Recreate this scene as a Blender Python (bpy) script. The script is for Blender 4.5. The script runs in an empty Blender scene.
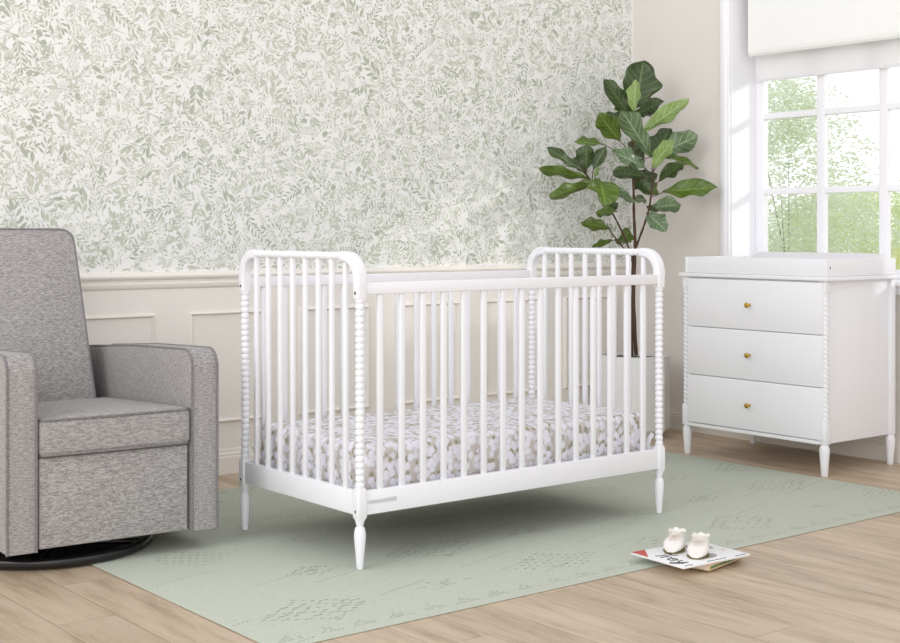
import bpy, bmesh, math, random
from mathutils import Vector, Matrix, noise

S = bpy.context.scene
COL = S.collection
PI = math.pi

# ------------------------------------------------------------------ camera
YAW = 0.6698
cam_d = bpy.data.cameras.new('camera')
cam = bpy.data.objects.new('camera', cam_d)
COL.objects.link(cam)
cam.location = (0, 0, 1.0702)
cam.rotation_euler = (PI / 2, 0, -YAW)
cam_d.sensor_width = 36
cam_d.lens = 36 * 1355.47 / 900
cam_d.shift_y = -(321.5 - 231.12) / 900
cam_d.clip_start = 0.05
cam_d.clip_end = 200
S.camera = cam

# ------------------------------------------------------------------ world and lights
w = bpy.data.worlds.new('sky')
S.world = w
w.use_nodes = True
wn = w.node_tree
wn.nodes.clear()
bg = wn.nodes.new('ShaderNodeBackground')
bg.inputs[0].default_value = (0.955, 0.965, 1.0, 1)
bg.inputs[1].default_value = 1.0
# hazy bright sky: brighter towards the horizon
wg = wn.nodes.new('ShaderNodeNewGeometry')
ws = wn.nodes.new('ShaderNodeSeparateXYZ')
wn.links.new(wg.outputs['Incoming'], ws.inputs[0])
wa = wn.nodes.new('ShaderNodeMath')
wa.operation = 'ABSOLUTE'
wn.links.new(ws.outputs[2], wa.inputs[0])
wm = wn.nodes.new('ShaderNodeMapRange')
wm.inputs['From Min'].default_value = 0.0
wm.inputs['From Max'].default_value = 0.9
wm.inputs['To Min'].default_value = 1.55
wm.inputs['To Max'].default_value = 0.85
wn.links.new(wa.outputs[0], wm.inputs[0])
wn.links.new(wm.outputs[0], bg.inputs[1])
wo = wn.nodes.new('ShaderNodeOutputWorld')
wn.links.new(bg.outputs[0], wo.inputs[0])


def aim(o, target):
    o.rotation_euler = (Vector(target) - o.location).to_track_quat('-Z', 'Y').to_euler()


def area(name, loc, target, sx, sy, power, col=(1, 1, 1)):
    l = bpy.data.lights.new(name, 'AREA')
    l.shape = 'RECTANGLE'
    l.size = sx
    l.size_y = sy
    l.energy = power
    l.color = col
    o = bpy.data.objects.new(name, l)
    COL.objects.link(o)
    o.location = loc
    aim(o, target)
    return o


sl = bpy.data.lights.new('sun', 'SUN')
sl.energy = 0.9
area('fill_softbox', (-1.6, -1.8, 1.7), (3.2, 3.8, 0.2), 4.0, 2.4, 60, (1, 0.99, 0.98))
sl.angle = math.radians(4)
sl.color = (1, 0.97, 0.92)
sun = bpy.data.objects.new('sun', sl)
COL.objects.link(sun)
sun.location = (9, 1, 6)
sun.rotation_euler = Vector((-1, 1.1, -0.42)).to_track_quat('-Z', 'Y').to_euler()
area('softbox', (-2.6, 2.6, 3.2), (4.0, 4.4, 0.6), 3.0, 3.0, 90, (1, 0.98, 0.97))

S.view_settings.view_transform = 'Standard'
S.view_settings.look = 'None'
S.view_settings.gamma = 1
S.view_settings.use_curve_mapping = False
S.view_settings.exposure = 0.0


# ------------------------------------------------------------------ material helpers
def lin(c):
    return tuple((x / 255 / 12.92) if x / 255 <= 0.04045 else ((x / 255 + 0.055) / 1.055) ** 2.4 for x in c) + (1,)


class NT:
    def __init__(self, name):
        self.m = bpy.data.materials.new(name)
        self.m.use_nodes = True
        self.t = self.m.node_tree
        self.b = self.t.nodes['Principled BSDF']

    def n(self, kind, **kw):
        nd = self.t.nodes.new('ShaderNode' + kind)
        for k, v in kw.items():
            setattr(nd, k, v)
        return nd

    def put(self, sock, v):
        if hasattr(v, 'links'):
            self.t.links.new(v, sock)
        elif v is not None:
            sock.default_value = v

    def math(self, op, a, b=None, c=None):
        nd = self.n('Math', operation=op)
        self.put(nd.inputs[0], a)
        if b is not None:
            self.put(nd.inputs[1], b)
        if c is not None:
            self.put(nd.inputs[2], c)
        return nd.outputs[0]

    def mix(self, f, a, b, mode='MIX'):
        nd = self.n('Mix', data_type='RGBA', blend_type=mode)
        self.put(nd.inputs[0], f)
        self.put(nd.inputs[6], a)
        self.put(nd.inputs[7], b)
        return nd.outputs[2]

    def coord(self, which='Object', scale=(1, 1, 1)):
        tc = self.n('TexCoord')
        mp = self.n('Mapping')
        mp.inputs['Scale'].default_value = scale
        self.t.links.new(tc.outputs[which], mp.inputs[0])
        return mp.outputs[0]

    def noise(self, vec, scale, detail=3, rough=0.5):
        nd = self.n('TexNoise')
        self.put(nd.inputs['Vector'], vec)
        nd.inputs['Scale'].default_value = scale
        nd.inputs['Detail'].default_value = detail
        nd.inputs['Roughness'].default_value = rough
        return nd.outputs['Fac']

    def ramp(self, f, stops):
        nd = self.n('ValToRGB')
        self.put(nd.inputs[0], f)
        el = nd.color_ramp.elements
        while len(el) < len(stops):
            el.new(0.5)
        for e, (p, c) in zip(el, stops):
            e.position = p
            e.color = c
        return nd.outputs[0]

    def bump(self, h, strength=0.3, dist=0.002):
        nd = self.n('Bump')
        nd.inputs['Strength'].default_value = strength
        nd.inputs['Distance'].default_value = dist
        self.put(nd.inputs['Height'], h)
        self.t.links.new(nd.outputs[0], self.b.inputs['Normal'])

    def set(self, col=None, rough=None, metal=None, spec=None):
        if col is not None:
            self.put(self.b.inputs['Base Color'], col)
        if rough is not None:
            self.put(self.b.inputs['Roughness'], rough)
        if metal is not None:
            self.b.inputs['Metallic'].default_value = metal
        if spec is not None:
            self.b.inputs['Specular IOR Level'].default_value = spec


def plain(name, rgb, rough=0.5, metal=0.0, spec=0.5, vary=0.03, scale=6.0):
    k = NT(name)
    f = k.noise(k.coord(), scale)
    c = lin(rgb)
    d = tuple(x * (1 - vary) for x in c[:3]) + (1,)
    k.set(k.mix(f, c, d), rough, metal, spec)
    return k.m


M = {}
M['white_paint'] = plain('white_paint', (239, 239, 243), 0.38, spec=0.4, vary=0.01)
M['dresser_white'] = plain('dresser_white', (238, 238, 241), 0.4, spec=0.35, vary=0.01)
M['trim_white'] = plain('trim_white', (246, 245, 248), 0.5, vary=0.01)
M['beige_wall'] = plain('beige_wall', (229, 223, 217), 0.8, spec=0.2, vary=0.02, scale=2)
M['wainscot'] = plain('wainscot', (240, 235, 228), 0.55, spec=0.3, vary=0.01)
M['base_trim'] = plain('base_trim', (228, 221, 211), 0.5, spec=0.3, vary=0.01)
M['paper_ground'] = plain('paper_ground', (240, 240, 237), 0.85, spec=0.1, vary=0.015, scale=30)
M['leaf_pale'] = plain('leaf_pale', (219, 221, 209), 0.85, spec=0.1, vary=0.12, scale=12)
M['leaf_sage'] = plain('leaf_sage', (207, 210, 195), 0.85, spec=0.1, vary=0.12, scale=12)
M['leaf_grey'] = plain('leaf_grey', (188, 192, 177), 0.85, spec=0.1, vary=0.12, scale=12)
M['brass'] = plain('brass', (196, 160, 72), 0.3, 1.0)
M['dark_metal'] = plain('dark_metal', (60, 60, 62), 0.4, 0.8)
M['black_metal'] = plain('black_metal', (16, 16, 18), 0.28, 0.0, 0.6)
M['plate_grey'] = plain('plate_grey', (222, 222, 224), 0.5)
M['plate_ink'] = plain('plate_ink', (196, 196, 198), 0.5)
M['soil'] = plain('soil', (70, 50, 34), 0.95, vary=0.6, scale=60)
M['bark'] = plain('bark', (92, 66, 50), 0.8, vary=0.5, scale=40)
M['magazine_white'] = plain('magazine_white', (242, 242, 242), 0.35)
M['magazine_grey'] = plain('magazine_grey', (172, 168, 168), 0.4, vary=0.2, scale=40)
M['magazine_red'] = plain('magazine_red', (196, 62, 52), 0.4)
M['magazine_peach'] = plain('magazine_peach', (222, 178, 170), 0.4)
M['ink'] = plain('ink', (30, 32, 36), 0.5)
M['ink_blue'] = plain('ink_blue', (92, 98, 116), 0.5)
M['page'] = plain('page', (238, 226, 210), 0.8)
M['book_spine'] = plain('book_spine', (206, 180, 140), 0.6)
M['book_green'] = plain('book_green', (40, 120, 80), 0.6)
M['shoe_sole'] = plain('shoe_sole', (120, 112, 62), 0.7)
M['pad_vinyl'] = plain('pad_vinyl', (228, 225, 229), 0.55, vary=0.01)
M['blind_fabric'] = plain('blind_fabric', (246, 246, 243), 0.9, spec=0.1, vary=0.01)
M['outdoor_bark'] = plain('outdoor_bark', (176, 168, 150), 0.9, vary=0.3)
M['grass'] = plain('grass', (150, 175, 100), 0.9, vary=0.3, scale=4)

# pot
k = NT('pot_white')
k.set(k.mix(k.noise(k.coord(), 5), lin((240, 240, 238)), lin((234, 234, 232))), 0.45)
M['pot_white'] = k.m

# pane glass: mostly clear, slightly reflective
k = NT('pane_glass')
k.t.nodes.remove(k.b)
tr = k.n('BsdfTransparent')
gl = k.n('BsdfGlossy')
gl.inputs['Roughness'].default_value = 0.02
mx = k.n('MixShader')
mx.inputs[0].default_value = 0.05
k.t.links.new(tr.outputs[0], mx.inputs[1])
k.t.links.new(gl.outputs[0], mx.inputs[2])
k.t.links.new(mx.outputs[0], k.t.nodes['Material Output'].inputs[0])
M['pane_glass'] = k.m

# sheer blind cloth lets light through
k = NT('sheer_fabric')
k.set(lin((250, 249, 250)), 0.9, spec=0.1)
tl = k.n('BsdfTranslucent')
tl.inputs[0].default_value = lin((252, 250, 252))
mx = k.n('MixShader')
mx.inputs[0].default_value = 0.42
k.t.links.new(k.b.outputs[0], mx.inputs[1])
k.t.links.new(tl.outputs[0], mx.inputs[2])
k.t.links.new(mx.outputs[0], k.t.nodes['Material Output'].inputs[0])
M['sheer_fabric'] = k.m

# oak floor: boards run along Y, 0.174 wide
k = NT('oak_floor')
tc = k.n('TexCoord')
sp = k.n('SeparateXYZ')
k.t.links.new(tc.outputs['Object'], sp.inputs[0])
X, Y = sp.outputs[0], sp.outputs[1]
u = k.math('DIVIDE', k.math('SUBTRACT', X, 2.836), 0.174)
pid = k.math('FLOOR', u)
wn1 = k.n('TexWhiteNoise', noise_dimensions='1D')
k.t.links.new(pid, wn1.inputs['W'])
v = k.math('ADD', k.math('DIVIDE', k.math('SUBTRACT', Y, 2.43), 1.75),
           k.math('MULTIPLY', k.math('SUBTRACT', wn1.outputs[0], 0.5), 0.9))
vid = k.math('FLOOR', v)
cid = k.math('ADD', k.math('MULTIPLY', pid, 7.13), k.math('MULTIPLY', vid, 3.71))
wn2 = k.n('TexWhiteNoise', noise_dimensions='1D')
k.t.links.new(cid, wn2.inputs['W'])
cb = k.n('CombineXYZ')
k.t.links.new(k.math('MULTIPLY', X, 9.0), cb.inputs[0])
k.t.links.new(k.math('MULTIPLY', Y, 1.1), cb.inputs[1])
k.t.links.new(k.math('MULTIPLY', wn2.outputs[0], 30.0), cb.inputs[2])
g1 = k.noise(cb.outputs[0], 2.2, 6, 0.6)
g2 = k.noise(cb.outputs[0], 14.0, 3, 0.6)
g = k.math('ADD', k.math('MULTIPLY', g1, 0.75), k.math('MULTIPLY', g2, 0.25))
base = k.ramp(g, [(0.3, lin((160, 138, 114))), (0.5, lin((196, 176, 152))), (0.72, lin((210, 192, 170)))])
tone = k.ramp(wn2.outputs[0], [(0.0, (0.9, 0.89, 0.87, 1)), (1.0, (1.04, 1.03, 1.02, 1))])
colr = k.mix(1.0, base, tone, 'MULTIPLY')
fu = k.math('FRACT', u)
eu = k.math('MINIMUM', fu, k.math('SUBTRACT', 1.0, fu))
fv = k.math('FRACT', v)
ev = k.math('MULTIPLY', k.math('MINIMUM', fv, k.math('SUBTRACT', 1.0, fv)), 10.0)
e = k.math('MINIMUM', eu, ev)
line = k.math('LESS_THAN', e, 0.009)
k.set(k.mix(k.math('MULTIPLY', line, 0.5), colr, lin((110, 90, 68))), 0.42, spec=0.4)
k.bump(k.math('ADD', k.math('MINIMUM', k.math('MULTIPLY', e, 40.0), 1.0), k.math('MULTIPLY', g2, 0.15)), 0.25, 0.002)
M['oak_floor'] = k.m


def fabric(name, c1, c2, c3, sc=1.0, bump=0.5):
    k = NT(name)
    a = k.noise(k.coord(scale=(260 * sc, 260 * sc, 700 * sc)), 1.0, 2)
    b = k.noise(k.coord(scale=(60 * sc, 200 * sc, 300 * sc)), 1.0, 3)
    f = k.math('ADD', k.math('MULTIPLY', a, 0.55), k.math('MULTIPLY', b, 0.45))
    k.set(k.ramp(f, [(0.36, lin(c1)), (0.5, lin(c2)), (0.64, lin(c3))]), 0.95, spec=0.15)
    k.b.inputs['Sheen Weight'].default_value = 0.15
    k.bump(f, bump, 0.002)
    return k.m


M['grey_tweed'] = fabric('grey_tweed', (116, 113, 112), (158, 154, 152), (194, 190, 188))
M['piping'] = fabric('piping_tweed', (96, 93, 93), (128, 124, 124), (160, 156, 156), 1.5)
M['shoe_felt'] = fabric('shoe_felt', (226, 221, 214), (236, 232, 226), (242, 239, 234), 2.0, 0.3)
M['shoe_lace'] = fabric('shoe_lace', (214, 200, 190), (228, 218, 208), (238, 230, 222), 2.0, 0.3)

# rug
k = NT('sage_rug')
weave = k.noise(k.coord(scale=(160, 420, 100)), 1.0, 2)
big = k.noise(k.coord(scale=(1.3, 3.0, 1)), 1.6, 3)
c = k.mix(weave, lin((162, 168, 154)), lin((208, 213, 199)))
c = k.mix(k.math('MULTIPLY', big, 0.35), c, lin((192, 196, 184)))
k.set(c, 0.95, spec=0.1)
k.bump(weave, 0.4, 0.002)
M['sage_rug'] = k.m
M['rug_stitch'] = plain('rug_stitch', (148, 154, 134), 0.95, spec=0.05, vary=0.2, scale=30)
M['rug_shade'] = plain('rug_tuft', (166, 173, 156), 0.95, spec=0.05, vary=0.1, scale=90)
M['rug_edge'] = plain('rug_edge', (140, 122, 96), 0.9)

# floral sheet: round pale blossoms over taupe with olive leaves
k = NT('floral_sheet')
cc = k.coord()
v1 = k.n('TexVoronoi')
k.t.links.new(cc, v1.inputs['Vector'])
v1.inputs['Scale'].default_value = 42
pet = k.noise(cc, 75, 2)
dd = k.math('ADD', v1.outputs['Distance'], k.math('MULTIPLY', k.math('SUBTRACT', pet, 0.5), 0.35))
v2 = k.n('TexVoronoi')
k.t.links.new(k.coord(scale=(1.0, 1.0, 0.8)), v2.inputs['Vector'])
v2.inputs['Scale'].default_value = 42
v2.inputs['Randomness'].default_value = 1.0
col = k.ramp(dd, [(0.34, lin((234, 233, 242))), (0.52, lin((224, 222, 231))), (0.60, lin((210, 204, 199))), (0.85, lin((200, 193, 186)))])
leafm = k.math('MULTIPLY', k.math('LESS_THAN', v2.outputs['Distance'], 0.36), k.math('GREATER_THAN', dd, 0.54))
col = k.mix(leafm, col, lin((166, 163, 142)))
k.set(col, 0.85, spec=0.15)
M['floral_sheet'] = k.m


# plant leaves, veins from UVs
def leaf_mat(name, dark, light, vein, rough=0.35):
    k = NT(name)
    tc = k.n('TexCoord')
    sp = k.n('SeparateXYZ')
    k.t.links.new(tc.outputs['UV'], sp.inputs[0])
    au = k.math('ABSOLUTE', k.math('SUBTRACT', sp.outputs[0], 0.5))
    vv = k.math('FRACT', k.math('SUBTRACT', k.math('MULTIPLY', sp.outputs[1], 7.0), k.math('MULTIPLY', au, 3.2)))
    side = k.math('LESS_THAN', vv, 0.1)
    mid = k.math('LESS_THAN', au, 0.03)
    vm = k.math('MAXIMUM', side, mid)
    n = k.noise(k.coord(), 14, 4)
    c = k.mix(n, lin(dark), lin(light))
    k.set(k.mix(k.math('MULTIPLY', vm, 0.55), c, lin(vein)), rough, spec=0.5)
    k.bump(k.math('SUBTRACT', n, vm), 0.35, 0.004)
    return k.m


M['fig_dark'] = leaf_mat('fig_leaf_dark', (36, 52, 20), (76, 96, 48), (122, 142, 92))
M['fig_green'] = leaf_mat('fig_leaf_green', (54, 78, 16), (98, 122, 38), (146, 168, 84))
M['fig_light'] = leaf_mat('fig_leaf_light', (104, 138, 52), (172, 194, 126), (214, 226, 180), 0.5)
M['fig_grey'] = leaf_mat('fig_leaf_grey', (70, 94, 54), (118, 140, 100), (186, 200, 176), 0.28)


def foliage_mat(name, a, b):
    k = NT(name)
    n = k.noise(k.coord(), 3.5, 5)
    c = k.mix(n, lin(a), lin(b))
    k.set(c, 0.7, spec=0.1)
    tl = k.n('BsdfTranslucent')
    k.t.links.new(c, tl.inputs[0])
    mx = k.n('MixShader')
    mx.inputs[0].default_value = 0.5
    k.t.links.new(k.b.outputs[0], mx.inputs[1])
    k.t.links.new(tl.outputs[0], mx.inputs[2])
    k.t.links.new(mx.outputs[0], k.t.nodes['Material Output'].inputs[0])
    return k.m


M['foliage_overlit'] = foliage_mat('foliage_overlit', (222, 232, 204), (252, 253, 248))  # garden leaf colours paled to stand in for overexposed daylight
M['foliage_green'] = foliage_mat('foliage_green', (214, 230, 160), (248, 251, 224))
M['foliage_yellow'] = foliage_mat('foliage_yellow', (230, 236, 140), (248, 248, 200))


# ------------------------------------------------------------------ mesh helpers
class MB:
    """collects shapes into one mesh"""

    def __init__(self):
        self.v = []
        self.f = []
        self.mi = []
        self.sm = []

    def add(self, vs, fs, mi=0, smooth=False):
        o = len(self.v)
        self.v += [tuple(p) for p in vs]
        for f in fs:
            self.f.append([i + o for i in f])
            self.mi.append(mi)
            self.sm.append(smooth)

    def box(self, a, b, bev=0.0, mi=0, seg=2, smooth=False, xf=None):
        bm = bmesh.new()
        bmesh.ops.create_cube(bm, size=1)
        cx = [(a[i] + b[i]) / 2 for i in range(3)]
        sx = [abs(b[i] - a[i]) for i in range(3)]
        for vv in bm.verts:
            vv.co = Vector([vv.co[i] * sx[i] + cx[i] for i in range(3)])
        if bev > 0:
            bmesh.ops.bevel(bm, geom=list(bm.edges), offset=min(bev, min(sx) * 0.49), segments=seg, profile=0.5, affect='EDGES')
        if xf:
            for vv in bm.verts:
                vv.co = xf @ vv.co
        bm.verts.index_update()
        self.add([vv.co for vv in bm.verts], [[q.index for q in f.verts] for f in bm.faces], mi, smooth or bev > 0)
        bm.free()
        return self

    def lathe(self, prof, c=(0, 0, 0), n=20, mi=0, cap=True):
        """prof: (r, z) from bottom to top, axis +Z"""
        vs = []
        for r, z in prof:
            for i in range(n):
                a = 2 * PI * i / n
                vs.append((c[0] + r * math.cos(a), c[1] + r * math.sin(a), c[2] + z))
        fs = []
        m = len(prof)
        for j in range(m - 1):
            for i in range(n):
                i2 = (i + 1) % n
                fs.append([j * n + i, j * n + i2, (j + 1) * n + i2, (j + 1) * n + i])
        self.add(vs, fs, mi, True)
        if cap:
            o = len(self.v) - len(vs)
            self.f.append([o + i for i in range(n)][::-1])
            self.f.append([o + (m - 1) * n + i for i in range(n)])
            self.mi += [mi, mi]
            self.sm += [False, False]
        return self

    def sweep(self, pts, sec, up=(1, 0, 0), mi=0, smooth=True, cap=True, scale=None, closed=False):
        """sec: list of (a, b) offsets; a along up, b along up x tangent"""
        pts = [Vector(p) for p in pts]
        n = len(sec)
        vs = []
        for j, p in enumerate(pts):
            if closed:
                t = pts[(j + 1) % len(pts)] - pts[j - 1]
            else:
                t = pts[min(j + 1, len(pts) - 1)] - pts[max(j - 1, 0)]
            t.normalize()
            U = Vector(up)
            U = (U - t * U.dot(t))
            if U.length < 1e-5:
                U = t.orthogonal()
            U.normalize()
            W = t.cross(U)
            s = scale[j] if scale else 1
            for a, b in sec:
                vs.append(p + U * a * s + W * b * s)
        fs = []
        m = len(pts)
        for j in range(m if closed else m - 1):
            j2 = (j + 1) % m
            for i in range(n):
                i2 = (i + 1) % n
                fs.append([j * n + i, j * n + i2, j2 * n + i2, j2 * n + i])
        o = len(self.v)
        self.add(vs, fs, mi, smooth)
        if cap and not closed:
            self.f.append([o + i for i in range(n)][::-1])
            self.f.append([o + (m - 1) * n + i for i in range(n)])
            self.mi += [mi, mi]
            self.sm += [False, False]
        return self

    def tube(self, pts, r, n=8, mi=0, scale=None, closed=False, up=(0.3, 0.5, 0.8)):
        return self.sweep(pts, [(r * math.cos(2 * PI * i / n), r * math.sin(2 * PI * i / n)) for i in range(n)], up, mi,
                          scale=scale, closed=closed)

    def build(self, name, mats, parent=None, loc=None):
        me = bpy.data.meshes.new(name)
        me.from_pydata(self.v, [], self.f)
        if not isinstance(mats, (list, tuple)):
            mats = [mats]
        for m in mats:
            me.materials.append(m)
        me.polygons.foreach_set('material_index', self.mi)
        me.polygons.foreach_set('use_smooth', self.sm)
        bm = bmesh.new()
        bm.from_mesh(me)
        bmesh.ops.recalc_face_normals(bm, faces=bm.faces)
        bm.to_mesh(me)
        bm.free()
        me.update()
        if any(self.sm):
            try:
                me.set_sharp_from_angle(angle=math.radians(50))
            except Exception:
                pass
        o = bpy.data.objects.new(name, me)
        COL.objects.link(o)
        if parent:
            o.parent = parent
        if loc:
            o.location = loc
        return o


def empty(name, loc=(0, 0, 0), rz=0.0):
    o = bpy.data.objects.new(name, None)
    COL.objects.link(o)
    o.empty_display_size = 0.1
    o.location = loc
    o.rotation_euler = (0, 0, rz)
    return o


def tag(o, label, cat, group=None, kind=None):
    o['label'] = label
    o['category'] = cat
    if group:
        o['group'] = group
    if kind:
        o['kind'] = kind
    return o


def struct(o):
    o['kind'] = 'structure'
    return o


def children(o):
    return [c for c in bpy.data.objects if c.parent == o]


def rrect(hx, hy, r, n=4):
    p = []
    for cx, cy, a0 in ((hx - r, hy - r, 0), (-hx + r, hy - r, PI / 2), (-hx + r, -hy + r, PI), (hx - r, -hy + r, 1.5 * PI)):
        for i in range(n + 1):
            a = a0 + PI / 2 * i / n
            p.append((cx + r * math.cos(a), cy + r * math.sin(a)))
    return p


# ------------------------------------------------------------------ room shell
WY = 5.319     # papered wall
WX = 5.52      # window wall
TOP = 2.75

b = MB()
b.box((-5, -3, -0.06), (WX + 0.3, WY + 0.14, 0.0))
struct(b.build('floor', M['oak_floor']))


# ---- papered wall with its printed sprigs
def wallpaper(mb):
    rnd = random.Random(7)
    x0, x1, z0, z1 = 0.3, WX - 0.002, 0.89, 2.5
    cell = 0.0042
    nx = int((x1 - x0) / cell)
    nz = int((z1 - z0) / cell)
    occ = bytearray(nx * nz)
    yy = WY - 0.0006

    def put(poly, mi, cover=True, test=True, lim=0.22, lift=0.0):
        xs = [p[0] for p in poly]
        zs = [p[1] for p in poly]
        if min(xs) < x0 or max(xs) > x1 or min(zs) < z0 or max(zs) > z1:
            return False
        i0 = int((min(xs) - x0) / cell)
        i1 = int((max(xs) - x0) / cell)
        j0 = int((min(zs) - z0) / cell)
        j1 = int((max(zs) - z0) / cell)
        cells = []
        n = len(poly)
        for i in range(i0, i1 + 1):
            px = x0 + (i + 0.5) * cell
            for j in range(j0, j1 + 1):
                pz = z0 + (j + 0.5) * cell
                ins = False
                q = n - 1
                for a in range(n):
                    xa, za = poly[a]
                    xb, zb = poly[q]
                    if (za > pz) != (zb > pz) and px < (xb - xa) * (pz - za) / (zb - za) + xa:
                        ins = not ins
                    q = a
                if ins and i < nx and j < nz:
                    cells.append(i * nz + j)
        if test and cells:
            if sum(occ[c] for c in cells) > lim * len(cells):
                return False
        if cover:
            for c in cells:
                occ[c] = 1
        lf = lift + rnd.random() * 0.0002
        mb.add([(x, yy - lf, z) for x, z in poly], [list(range(n))], mi)
        return True

    def leaf(px, pz, ang, L, W, mi, kind=0, test=True, lim=0.05):
        ca, sa = math.cos(ang), math.sin(ang)

        def T(s, t):
            return (px + s * ca - t * sa, pz + s * sa + t * ca)
        if kind == 0:
            prof = [(0, 0), (0.25, 0.36), (0.55, 0.5), (0.8, 0.3), (1, 0)]
        elif kind == 1:
            prof = [(0, 0), (0.3, 0.2), (0.65, 0.5), (0.9, 0.42), (1, 0)]
        else:
            prof = [(0, 0), (0.15, 0.4), (0.5, 0.55), (0.85, 0.4), (1, 0)]
        poly = [T(s * L, t * W) for s, t in prof] + [T(s * L, -t * W) for s, t in prof[-2:0:-1]]
        ok = put(poly, mi, test=test, lim=lim)
        if ok and kind != 2 and rnd.random() < 0.45:
            # darker brush edge along one side of the printed leaf
            sd = rnd.choice((-1, 1))
            e = [T(s * L, sd * t * W) for s, t in prof] + [T(s * L, sd * t * W * 0.45) for s, t in prof[-2:0:-1]]
            put(e, 2, cover=False, test=False, lift=0.0003)
        return ok

    def stem(p, q, wd, mi=2):
        dx, dz = q[0] - p[0], q[1] - p[1]
        l = math.hypot(dx, dz) or 1
        ox, oz = -dz / l * wd, dx / l * wd
        put([(p[0] + ox, p[1] + oz), (p[0] - ox, p[1] - oz), (q[0] - ox, q[1] - oz), (q[0] + ox, q[1] + oz)], mi,
            cover=True, test=False, lift=0.0002)

    def free(x, z, r):
        i, j = int((x - x0) / cell), int((z - z0) / cell)
        rr = int(r / cell)
        if i - rr < 0 or j - rr < 0 or i + rr >= nx or j + rr >= nz:
            return False
        s = 0
        n = 0
        for a in range(i - rr, i + rr + 1, 2):
            for c in range(j - rr, j + rr + 1, 2):
                s += occ[a * nz + c]
                n += 1
        return s < 0.1 * n

    SC = 0.96

    def sprig(x, z):
        ang = rnd.uniform(0, 2 * PI)
        kind = rnd.choices(('leafy', 'fern', 'bud', 'broad', 'berry'), (5, 2.2, 1.6, 2.2, 1.3))[0]
        mi = rnd.choices((0, 1, 2), (3, 4, 1.6))[0]
        bend = rnd.uniform(-7, 7)
        if kind == 'leafy':
            n, st, L, W, da = rnd.randint(4, 8), 0.022, 0.036, 0.0112, 0.72
        elif kind == 'fern':
            n, st, L, W, da = rnd.randint(9, 14), 0.0088, 0.026, 0.0052, 0.85
            mi = 0
        elif kind == 'broad':
            n, st, L, W, da = rnd.randint(2, 4), 0.03, 0.055, 0.019, 0.7
        elif kind == 'bud':
            n, st, L, W, da = rnd.randint(2, 4), 0.024, 0.022, 0.011, 0.9
        else:
            n, st, L, W, da = rnd.randint(4, 6), 0.016, 0.012, 0.010, 1.0
        st, L, W = st * SC, L * SC, W * SC
        hw = 0.0009
        px, pz = x, z
        for i in range(n):
            qx, qz = px + st * math.cos(ang), pz + st * math.sin(ang)
            if i > 1 and not free(qx, qz, 0.007):
                break
            stem((px, pz), (qx, qz), hw)
            px, pz = qx, qz
            taper = 1 - 0.45 * i / n
            kd = 2 if kind == 'berry' else (1 if kind == 'bud' else 0)
            for s in (-1, 1):
                la = ang + s * 1.1  # leaves start a little off the stem
                leaf(px + 0.0045 * math.cos(la), pz + 0.0045 * math.sin(la), ang + s * (da + rnd.uniform(-0.15, 0.15)), L * taper * rnd.uniform(0.85, 1.1), W * taper, mi, kd)
            ang += bend * st
        if kind == 'bud':
            for s in (-0.45, 0, 0.45):
                leaf(px, pz, ang + s, 0.028, 0.0115, mi, 1, lim=0.5)
        else:
            leaf(px, pz, ang, L, W, mi, 0, lim=0.4)

    for _ in range(18500):
        x, z = rnd.uniform(x0, x1), rnd.uniform(z0, z1)
        if free(x, z, 0.013):
            sprig(x, z)
    for _ in range(14500):
        x, z = rnd.uniform(x0, x1), rnd.uniform(z0, z1)
        if occ[min(int((x - x0) / cell) * nz + int((z - z0) / cell), len(occ) - 1)]:
            continue
        if rnd.random() < 0.8:
            L = rnd.uniform(0.015, 0.028) if _ < 9000 else 0.013
            leaf(x, z, rnd.uniform(0, 2 * PI), L, L * 0.42, rnd.choice((0, 1, 1, 2)), 0, lim=0.02)
        else:
            leaf(x, z, rnd.uniform(0, 2 * PI), 0.009, 0.009, rnd.choice((0, 1, 2)), 2, lim=0.0)


b = MB()
b.box((-5, WY, 0.0), (WX + 0.3, WY + 0.12, TOP), mi=3)
wallpaper(b)
struct(b.build('wall_back', [M['leaf_pale'], M['leaf_sage'], M['leaf_grey'], M['paper_ground']]))

# wainscot board and its picture-frame mouldings
b = MB()
b.box((-5, WY - 0.010, 0.0), (WX, WY - 0.0002, 0.86))


def frame_mould(b, xa, xb, za, zb, wd=0.018, pr=0.016):
    y1 = WY - 0.010
    sec = [(0, 0), (0.25, 0.75), (0.55, 1.0), (0.8, 0.5), (1, 0.0)]
    ring = []
    for s, h in sec:
        o = s * wd
        ring.append([(xa + o, y1 - h * pr, za + o), (xb - o, y1 - h * pr, za + o), (xb - o, y1 - h * pr, zb - o), (xa + o, y1 - h * pr, zb - o)])
    vs = [p for r in ring for p in r]
    fs = []
    for j in range(len(ring) - 1):
        for i in range(4):
            i2 = (i + 1) % 4
            fs.append([j * 4 + i, j * 4 + i2, (j + 1) * 4 + i2, (j + 1) * 4 + i])
    b.add(vs, fs)


for kx in range(-9, 5):
    xa = 2.757 + 0.555 * kx
    frame_mould(b, xa, xa + 0.398, 0.226, 0.72)
struct(b.build('trim_1', M['wainscot']))

# chair rail
b = MB()
prof = [(0.010, 0.823), (0.016, 0.826), (0.020, 0.838), (0.022, 0.846), (0.017, 0.852), (0.019, 0.862), (0.030, 0.868), (0.034, 0.874),
        (0.034, 0.880), (0.026, 0.886), (0.020, 0.892), (0.014, 0.896), (0.0, 0.896), (0.0, 0.823)]
vs = [(-5, WY - d, z) for d, z in prof] + [(WX, WY - d, z) for d, z in prof]
n = len(prof)
b.add(vs, [[i, (i + 1) % n, n + (i + 1) % n, n + i] for i in range(n)], smooth=True)
struct(b.build('trim_2', M['wainscot']))


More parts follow.
